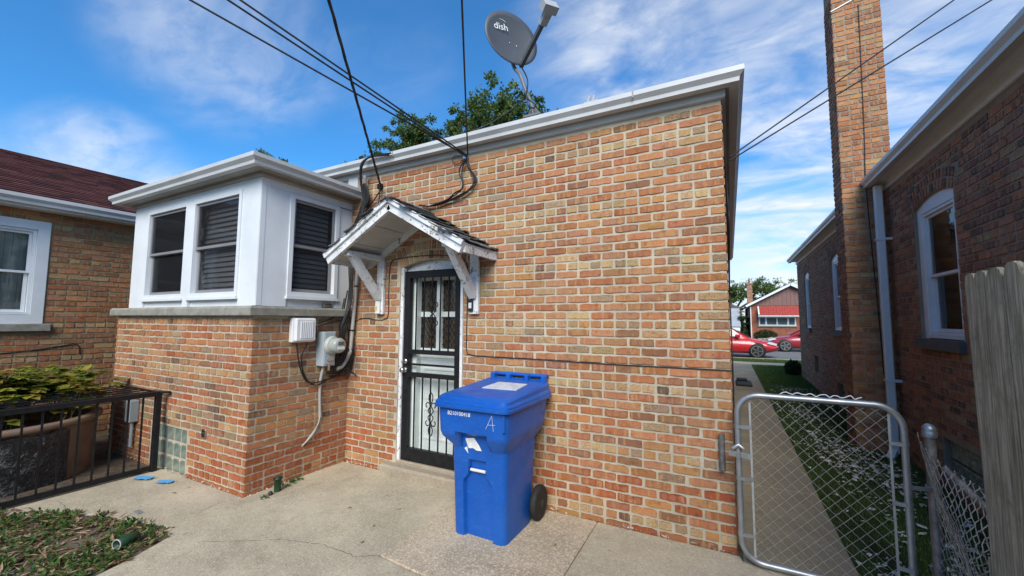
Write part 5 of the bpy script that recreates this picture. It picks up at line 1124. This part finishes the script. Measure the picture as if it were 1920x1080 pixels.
# ---------------------------------------------------------------- cars
def car(label, base, rz_, paint, scale=1.0, dark_rim=False):
    T = thing('parked_car', label, 'car', base); T.rotation_euler.z = rz_; BASE[T.name] = Vector(); T.scale = (scale,)*3
    sec = [(-2.22, .52, .62, .62), (-2.1, .34, .86, .74), (-1.6, .22, .93, .84), (-.6, .20, .90, .88), (.6, .20, .88, .88), (1.1, .20, .86, .87), (1.75, .24, .74, .82), (2.12, .32, .60, .70), (2.25, .40, .50, .55)]
    def ring(x, zb, zt, hw):
        P = [(-.80, zb), (-1, zb+.12), (-1.02, zb+(zt-zb)*.55), (-.95, zt-.04), (-.82, zt), (0, zt+.025), (.82, zt), (.95, zt-.04), (1.02, zb+(zt-zb)*.55), (1, zb+.12), (.80, zb)]; return [(x, p*hw, z) for p, z in P]
    m = MB(); loft(m, [ring(*s) for s in sec]); part('body', m, paint, T)
    cab = [(-1.95, .90, .93, .66), (-1.25, .90, 1.36, .60), (-.4, .89, 1.45, .60), (.25, .88, 1.40, .60), (1.15, .84, .88, .70)]
    def cr(x, zb, zt, hw): return [(x, -hw-.14, zb-.06), (x, -hw, zt-.06), (x, -hw+.10, zt), (x, 0, zt+.02), (x, hw-.10, zt), (x, hw, zt-.06), (x, hw+.14, zb-.06)]
    m = MB(); loft(m, [cr(*c) for c in cab]); cb2 = part('cabin', m, paint, T)
    for s in (-1, 1):
        for (xa, xb, za_, zb_) in ((-1.15, -.28, .97, 1.31), (-.2, .62, .96, 1.29)):
            m = MB(); w = s*.735; m.add([(xa-.12, w+s*.02, za_), (xb+(.22 if xb > 0 else 0), w+s*.02, za_-.01), (xb-.2*(xb > 0), w-s*.115, zb_), (xa+.12, w-s*.115, zb_)], [(0,1,2,3)]); m.add([(p.x, p.y-s*.012, p.z) for p in m.v[:4]], [(3,2,1,0)]); part('side_window', m, FG, T)
        for x in (-1.38, 1.38):
            c = (x, s*.80, .32); m = MB(); m.lathe([(.22, -.10), (.31, -.09), (.325, -.05), (.325, .05), (.31, .085), (.235, .095)], c, 26, (0, s, 0)); wh = part('wheel', m, RUB, T)
            m = MB(); m.lathe([(.235, .03), (.235, .096), (.215, .10), (.205, .05), (.001, .05)], c, 26, (0, s, 0)); part('rim', m, BLACK if dark_rim else GREYF, wh)
            for k in range(5):
                a = 1.2566*k; d = Vector((math.cos(a), 0, math.sin(a))); cc = Vector(c)+Vector((0, s*.088, 0)); m = MB(); m.bar(cc+d*.03, cc+d*.215, .055, .03, (0, 1, 0)); part('spoke', m, STEEL, wh)
            m = MB(); m.lathe([(.36, .0), (.36, .055), (.345, .06), (.001, .05)], (x, s*.78, .35), 24, (0, s, 0)); part('wheel_arch', m, PLB, T)
        m = MB(); m.bbox(.55, .75, s*.92-.09, s*.92+.09, .92, 1.05, .03); part('mirror', m, paint, T)
        m = MB(); m.add([(1.78, s*.83, .66), (2.13, s*.70, .57), (2.16, s*.60, .66), (1.85, s*.76, .74)], [(0,1,2,3)]); m.add([(1.78, s*.80, .66), (2.10, s*.67, .57), (2.13, s*.58, .655), (1.85, s*.73, .73)], [(3,2,1,0)]); part('headlight', m, M('headlamp_lens', (.6, .6, .58), .1, .1, 5, 0) if 'headlamp_lens' not in bpy.data.materials else bpy.data.materials['headlamp_lens'], T)
        for x in (-.75, .2): m = MB(); m.bbox(x, x+.2, s*.905-.012, s*.905+.012, .78, .81, .005); part('door_handle', m, paint, T)
    m = MB(); m.add([(1.12, -.62, .93), (1.12, .62, .93), (.34, .50, 1.395), (.34, -.50, 1.395)], [(0,1,2,3)]); m.add([(1.10, -.62, .92), (1.10, .62, .92), (.32, .50, 1.385), (.32, -.50, 1.385)], [(3,2,1,0)]); part('windscreen', m, FG, T)
    m = MB(); m.box(2.20, 2.262, -.4, .4, .40, .47); part('grille', m, PLB, T)
def paint_mat(name, col):
    g = NG(name); g.b.inputs['Coat Weight'].default_value = .8; g.b.inputs['Coat Roughness'].default_value = .05; return g.fin(g.mix(g.rng(g.noise(g.coord(), 2, 3), .3, .7), sc(col, .92), sc(col, 1.05)), .35, 0, .5)
car('bright red sedan parked nose right along the near kerb', (-.33, 18.75, G-.02), 0, paint_mat('bright_red_paint', (.55, .022, .028)))
car('dark red sedan parked nose left along the far kerb', (4.05, 24.3, G-.02), R(180), paint_mat('dark_red_paint', (.30, .018, .028)), 1.0)

# ================================================================== ground cover and litter
GRASS = leaf_mat('grass_blade', ((.045, .09, .02), (.085, .15, .035), (.15, .22, .06)), .2, .25)
L = []
for _ in range(24000):
    y = random.uniform(0, 1)**1.7*13.5-.2; x = random.uniform(.70, 1.84); q = math.sin(x*5+y*1.3)+math.sin(y*2.1-x*3)
    if q < -1.2 and random.random() < .7: continue
    h = random.uniform(.02, .06); L.append((Vector((x, y, G-.03)), Vector((random.uniform(-.6, .6), random.uniform(-.6, .6), 1)), rv(), h, .007+.004*(y > 4), random.random()))
for _ in range(26000):
    y = 9.7+random.random()**1.3*5; x = random.uniform(.7, 4.5); L.append((Vector((x, y, G-.03)), Vector((random.uniform(-.5, .5), random.uniform(-.5, .5), 1)), rv(), random.uniform(.03, .06), .02, random.random()))
for _ in range(9000): L.append((Vector((random.uniform(-1, 6), random.uniform(15.8, 17.5), G-.03)), Vector((random.uniform(-.5, .5), random.uniform(-.5, .5), 1)), rv(), random.uniform(.04, .07), .03, random.uniform(.4, 1)))
gr = put('grass', leaf_mesh('grass', L, GRASS), None); tag(gr, 'short patchy grass growing beside the walkway and on the front lawn', 'grass', kind='stuff')
CHIP = M('white_stone_chip', (.58, .56, .50), .85, .2, 30, .2)
m = MB()
for _ in range(3000):
    y = random.random()**1.5*9-.1; x = 1.25+random.gauss(0, .26); q = math.sin(y*2.3+1)+math.sin(y*.9+x*4)
    if not .72 < x < 1.82 or (q < .1 and random.random() < .82): continue
    s = random.uniform(.010, .034); p = Vector((x, y, G-.016+random.random()*.02)); e = [p+Vector((random.uniform(-1, 1)*s, random.uniform(-1, 1)*s, random.uniform(-.3, .5)*s)) for _ in range(5)]; m.add(e, [(0,1,2),(0,2,3),(0,3,4),(1,2,4),(2,3,4),(0,1,4)])
o = struct('stone_chips', m, CHIP, 'stuff'); tag(o, 'white stone chips scattered over the grass strip by the walkway', 'stones')
WEED = leaf_mat('weed_leaf', ((.03, .07, .014), (.055, .13, .022), (.10, .18, .035)), .3, .35); DRY = leaf_mat('dry_leaf', ((.12, .065, .03), (.28, .18, .10), (.45, .36, .23)), .15, .15)
def inpoly(x, y, P):
    c = False
    for i in range(len(P)):
        (x1, y1), (x2, y2) = P[i-1], P[i]
        if (y1 > y) != (y2 > y) and x < (x2-x1)*(y-y1)/(y2-y1)+x1: c = not c
    return c
L = []; D = []
for _ in range(1350):
    x, y = random.uniform(-5.7, -3.5), random.uniform(-2.9, -1.68)
    if not inpoly(x, y, PATCH): continue
    dn_ = math.sin(x*5+1)*math.cos(y*6)+.05+(.35 if x > -4.6 else -.15)
    if random.random() < .5+.6*dn_:
        for _ in range(5): L.append((Vector((x+random.uniform(-.03, .03), y+random.uniform(-.03, .03), G-.01+random.random()*.035)), Vector((random.uniform(-1, 1), random.uniform(-1, 1), random.uniform(.1, .9))), Vector((0, 0, 1)), random.choice((.02, .028, .036, .05)), random.uniform(.014, .026), random.random()))
    if random.random() < .8:
        for _ in range(3): D.append((Vector((x+random.uniform(-.05, .05), y+random.uniform(-.05, .05), G-.005+random.random()*.012)), Vector((random.uniform(-1, 1), random.uniform(-1, 1), random.uniform(-.1, .25))), Vector((0, 0, 1)), random.uniform(.02, .10), random.uniform(.006, .03), random.random()))
wo = put('weeds', leaf_mesh('weeds', L, WEED), None); tag(wo, 'low green weeds covering the soil patch in the concrete', 'weeds', kind='stuff')
do = put('dry_leaves', leaf_mesh('dry_leaves', D, DRY), None); tag(do, 'dry brown leaves and straw on the soil patch', 'leaves', kind='stuff')
L = []
for (u, v_) in ((548, 905), (560, 900), (535, 912), (545, 903), (495, 935)):
    c = onZ(u, v_, G)
    for _ in range(16): L.append((c+Vector((random.uniform(-.05, .05), random.uniform(-.03, .03), 0)), Vector((random.uniform(-1, 1), random.uniform(-1, 1), random.uniform(.2, 1))), Vector((0, 0, 1)), random.uniform(.02, .045), .014, random.random()))
wp_ = put('wall_weeds', leaf_mesh('wall_weeds', L, WEED), None); tag(wp_, 'small green weeds in the joint at the foot of the porch wall', 'weeds', kind='stuff')
# plant in the planter: lobed leaves on stems
VINE = leaf_mat('maple_leaf', ((.10, .15, .02), (.20, .26, .035), (.32, .33, .05), (.34, .20, .055)), .3, .4)
PLN = thing('maple_seedlings', 'yellow green maple seedlings growing from the brown planter above the railing', 'plant', (pc.x, pc.y, .45)); m = MB(); L = []
for _ in range(70):
    a0 = pc+Vector((random.uniform(-.5, .5), random.uniform(-.55, .55), .47)); tp = a0+Vector((random.uniform(-.2, .2), random.uniform(-.15, .35), random.uniform(.30, .60))); m.tube(smooth_pts([a0, a0.lerp(tp, .5)+rv()*.04, tp], 3), .005, 5)
    for _ in range(15):
        q = a0.lerp(tp, random.uniform(.5, 1.0))+Vector((random.uniform(-.12, .12), random.uniform(-.12, .12), random.uniform(-.03, .04))); d = Vector((random.uniform(-1, 1), random.uniform(-1, 1), random.uniform(-.45, .2))).normalized(); s = random.uniform(.085, .15); tone = random.random(); nn_ = Vector((0, 0, 1))+rv()*.25; sd_ = d.cross(Vector((0, 0, 1)))
        for ang, k in ((0, 1), (.75, .8), (-.75, .8), (1.5, .5), (-1.5, .5)): L.append((q, d*math.cos(ang)+sd_*math.sin(ang), nn_, s*k, s*.75, min(1, max(0, tone+random.uniform(-.1, .1)))))
part('stem', m, M('green_stem', (.10, .09, .04), .7, .2, 9, 0), PLN); put('foliage', leaf_mesh('foliage', L, VINE, BASE[PLN.name]), None, PLN)
# litter
MASK = M('blue_face_mask_fabric', (.10, .36, .68), .8, .12, 12, .2, 80)
def mask(label, u, v_, rz_, w=.17, h=.085):
    c = onZ(u, v_, G); m = MB(); n = 6
    ca, sa = math.cos(rz_), math.sin(rz_)
    for k in range(2):
        vs = []
        for i in range(n+1):
            for j in range(4):
                x = (i/n-.5)*w; y = (j/3-.5)*h*(1-.25*abs(i/n-.5)); z = .006+k*.003+.012*abs(math.sin(i*1.3+j))+random.uniform(0, .004); vs.append((c.x+x*ca-y*sa, c.y+x*sa+y*ca, G+z))
        m.add(vs, [(i*4+j, (i+1)*4+j, (i+1)*4+j+1, i*4+j+1) for i in range(n) for j in range(3)], True)
    o = solo('face_mask', m, MASK, label, 'face mask', (c.x, c.y, G)); m = MB(); lp_ = [(c.x+(w/2*ca)+.03*math.cos(t), c.y+(w/2*sa)+.025*math.sin(t), G+.01) for t in [k*.6 for k in range(10)]]; m.tube(lp_, .0015, 5); part('ear_loop', m, PLW, o)
mask('crumpled blue face mask lying nearer the railing', 270, 899, R(25)); mask('blue face mask lying by the glass block window', 310, 906, R(30), .14, .075)
for (u, v_, lb_) in ((246, 891, 'small white pebble beside the railing foot'), (256, 887, 'small white pebble next to the railing post')):
    c = onZ(u, v_, G); m = MB(); m.lathe([(.012, .0), (.024, .008), (.026, .018), (.016, .028), (.001, .03)], c, 12); solo('white_pebble', m, PLW, lb_, 'pebble', (c.x, c.y, G))
GRN = M('green_plastic', (.012, .05, .022), .5, .15, 9, .1)
c = onZ(520, 921, G); m = MB(); m.lathe([(.030, 0), (.031, .11), (.036, .112), (.036, .122), (.022, .130), (.018, .136), (.001, .137)], c, 18); sp_ = solo('solar_light', m, GRN, 'upright dark green plastic light canister at the foot of the porch wall', 'canister', (c.x, c.y, G)); m = MB(); m.lathe([(.037, .113), (.038, .124), (.030, .128)], c, 18); part('cap', m, PLB, sp_)
c = onZ(507, 928, G); m = MB(); m.lathe([(.018, .0), (.020, .02), (.012, .03), (.001, .031)], c, 14); solo('plastic_cap', m, PLB, 'small black cap lying next to the upright green canister', 'cap', (c.x, c.y, G))
c = onZ(238, 1022, G); m = MB(); ax_ = Vector((.35, -.9, .05)).normalized(); m.lathe([(.025, -.07), (.036, -.065), (.036, .07), (.030, .072), (.029, .02), (.001, .018)], c+Vector((0, 0, .034)), 20, ax_); cn_ = solo('solar_light', m, GRN, 'dark green plastic canister lying on its side in the weeds', 'canister', (c.x, c.y, G))
m = MB(); xx_ = ax_.cross(Vector((0, 0, 1))).normalized(); yy_ = ax_.cross(xx_); m.tube([c+Vector((0, 0, .034))+ax_*.072+(xx_*math.cos(k*.3142)+yy_*math.sin(k*.3142))*.033 for k in range(20)], .004, 6, closed=True); part('rim', m, GREYL, cn_)
m = MB(); m.lathe([(.0285, .030), (.0285, .034), (.001, .035)], c+Vector((0, 0, .034)), 20, ax_); part('inside', m, PLB, cn_)
c = onZ(259, 961, G); m = MB(); m.bbox(c.x-.045, c.x+.045, c.y-.02, c.y+.02, G+.001, G+.008, .002); solo('slate_chip', m, GREYF, 'flat grey slate chip on the concrete near the weeds', 'chip', (c.x, c.y, G))
DL = [((728, 930), 0), ((745, 957), 1), ((703, 988), 2), ((679, 1019), 3), ((1041, 1025), 4), ((660, 953), 5), ((500, 1010), 6), ((1090, 1010), 7), ((640, 880), 8), ((625, 872), 9), ((330, 925), 10), ((352, 915), 11)]
for (u, v_), i in DL:
    c = onZ(u, v_, G); s = random.uniform(.02, .04); a = random.uniform(0, 6); d = Vector((math.cos(a), math.sin(a), .15)); L = [(Vector((c.x, c.y, G+.004)), d, Vector((0, 0, 1)), s, s*.5, random.random()), (Vector((c.x, c.y, G+.005)), Vector((-d.y, d.x, .3)), Vector((0, 0, 1)), s*.7, s*.35, random.random())]
    o = put('fallen_leaf', leaf_mesh('fallen_leaf', L, WEED if i == 3 else DRY, (c.x, c.y, G)), None, None, (c.x, c.y, G)); tag(o, 'small green leaf lying on the concrete' if i == 3 else 'small dry brown leaf lying on the concrete', 'leaf', None if i == 3 else 'dry leaves on the patio')
c = onX(611, 571, XL-.03); m = MB()
for k in range(2): m.tube([(XL-.02+.03*k, c.y+.055*math.cos(t/10*3.1), 1.70+.028*math.sin(t/10*3.1)+.012) for t in range(11)], [.006]*11, 6)
m.bbox(XL-.03, XL+.03, c.y-.06, c.y+.05, 1.695, 1.715, .006); solo('broken_bracket', m, M('dark_scrap_metal', (.06, .055, .05), .6, .4, 20, .2), 'dark bent scrap of metal lying on the porch sill', 'scrap', (XL, c.y, 1.695))
m = MB(); c = onY(385, 812, YB); m.bbox(c.x-.035, c.x+.035, YB-.02, YB-.004, c.z-.04, c.z+.04, .004); vo = solo('vent_cover', m, STEEL, 'small square metal vent plate on the porch brick by the glass blocks', 'vent', (c.x, YB, c.z))
for s in (-1, 1): m = MB(); m.lathe([(.014, 0), (.014, .003), (.001, .004)], (c.x+s*.015, YB-.021, c.z), 10, (0, -1, 0)); part('hole', m, PLB, vo)
c = onZ(1398, 720, G); m = MB(); m.bbox(c.x-.22, c.x+.14, c.y-.5, c.y+.4, G+.002, G+.05, .02); m.bbox(c.x-.2, c.x+.05, c.y+.2, c.y+.5, G+.04, G+.10, .02); solo('rubber_mat', m, RUB, 'black rubber mat folded on the walkway by the side wall', 'mat', (c.x, c.y, G))
# unseen block added behind the camera so the windows have something to reflect
GA = thing('added_garage', 'unseen plain building added behind the camera for the windows to reflect', 'added_garage', (-3, -12, G))
m = MB(); m.box(-7, 1, -15.5, -10, G-.1, 2.7); part('wall', m, MORTAR_L, GA)
m = MB(); m.prism([(-7.3, 2.701), (1.3, 2.701), (-3, 4.0)], -15.8, -9.7); part('roof', m, ROOFING, GA)
m = MB(); m.box(-2.6, -1.7, -9.999, -9.96, G, 2.0); part('door', m, WHITE, GA)
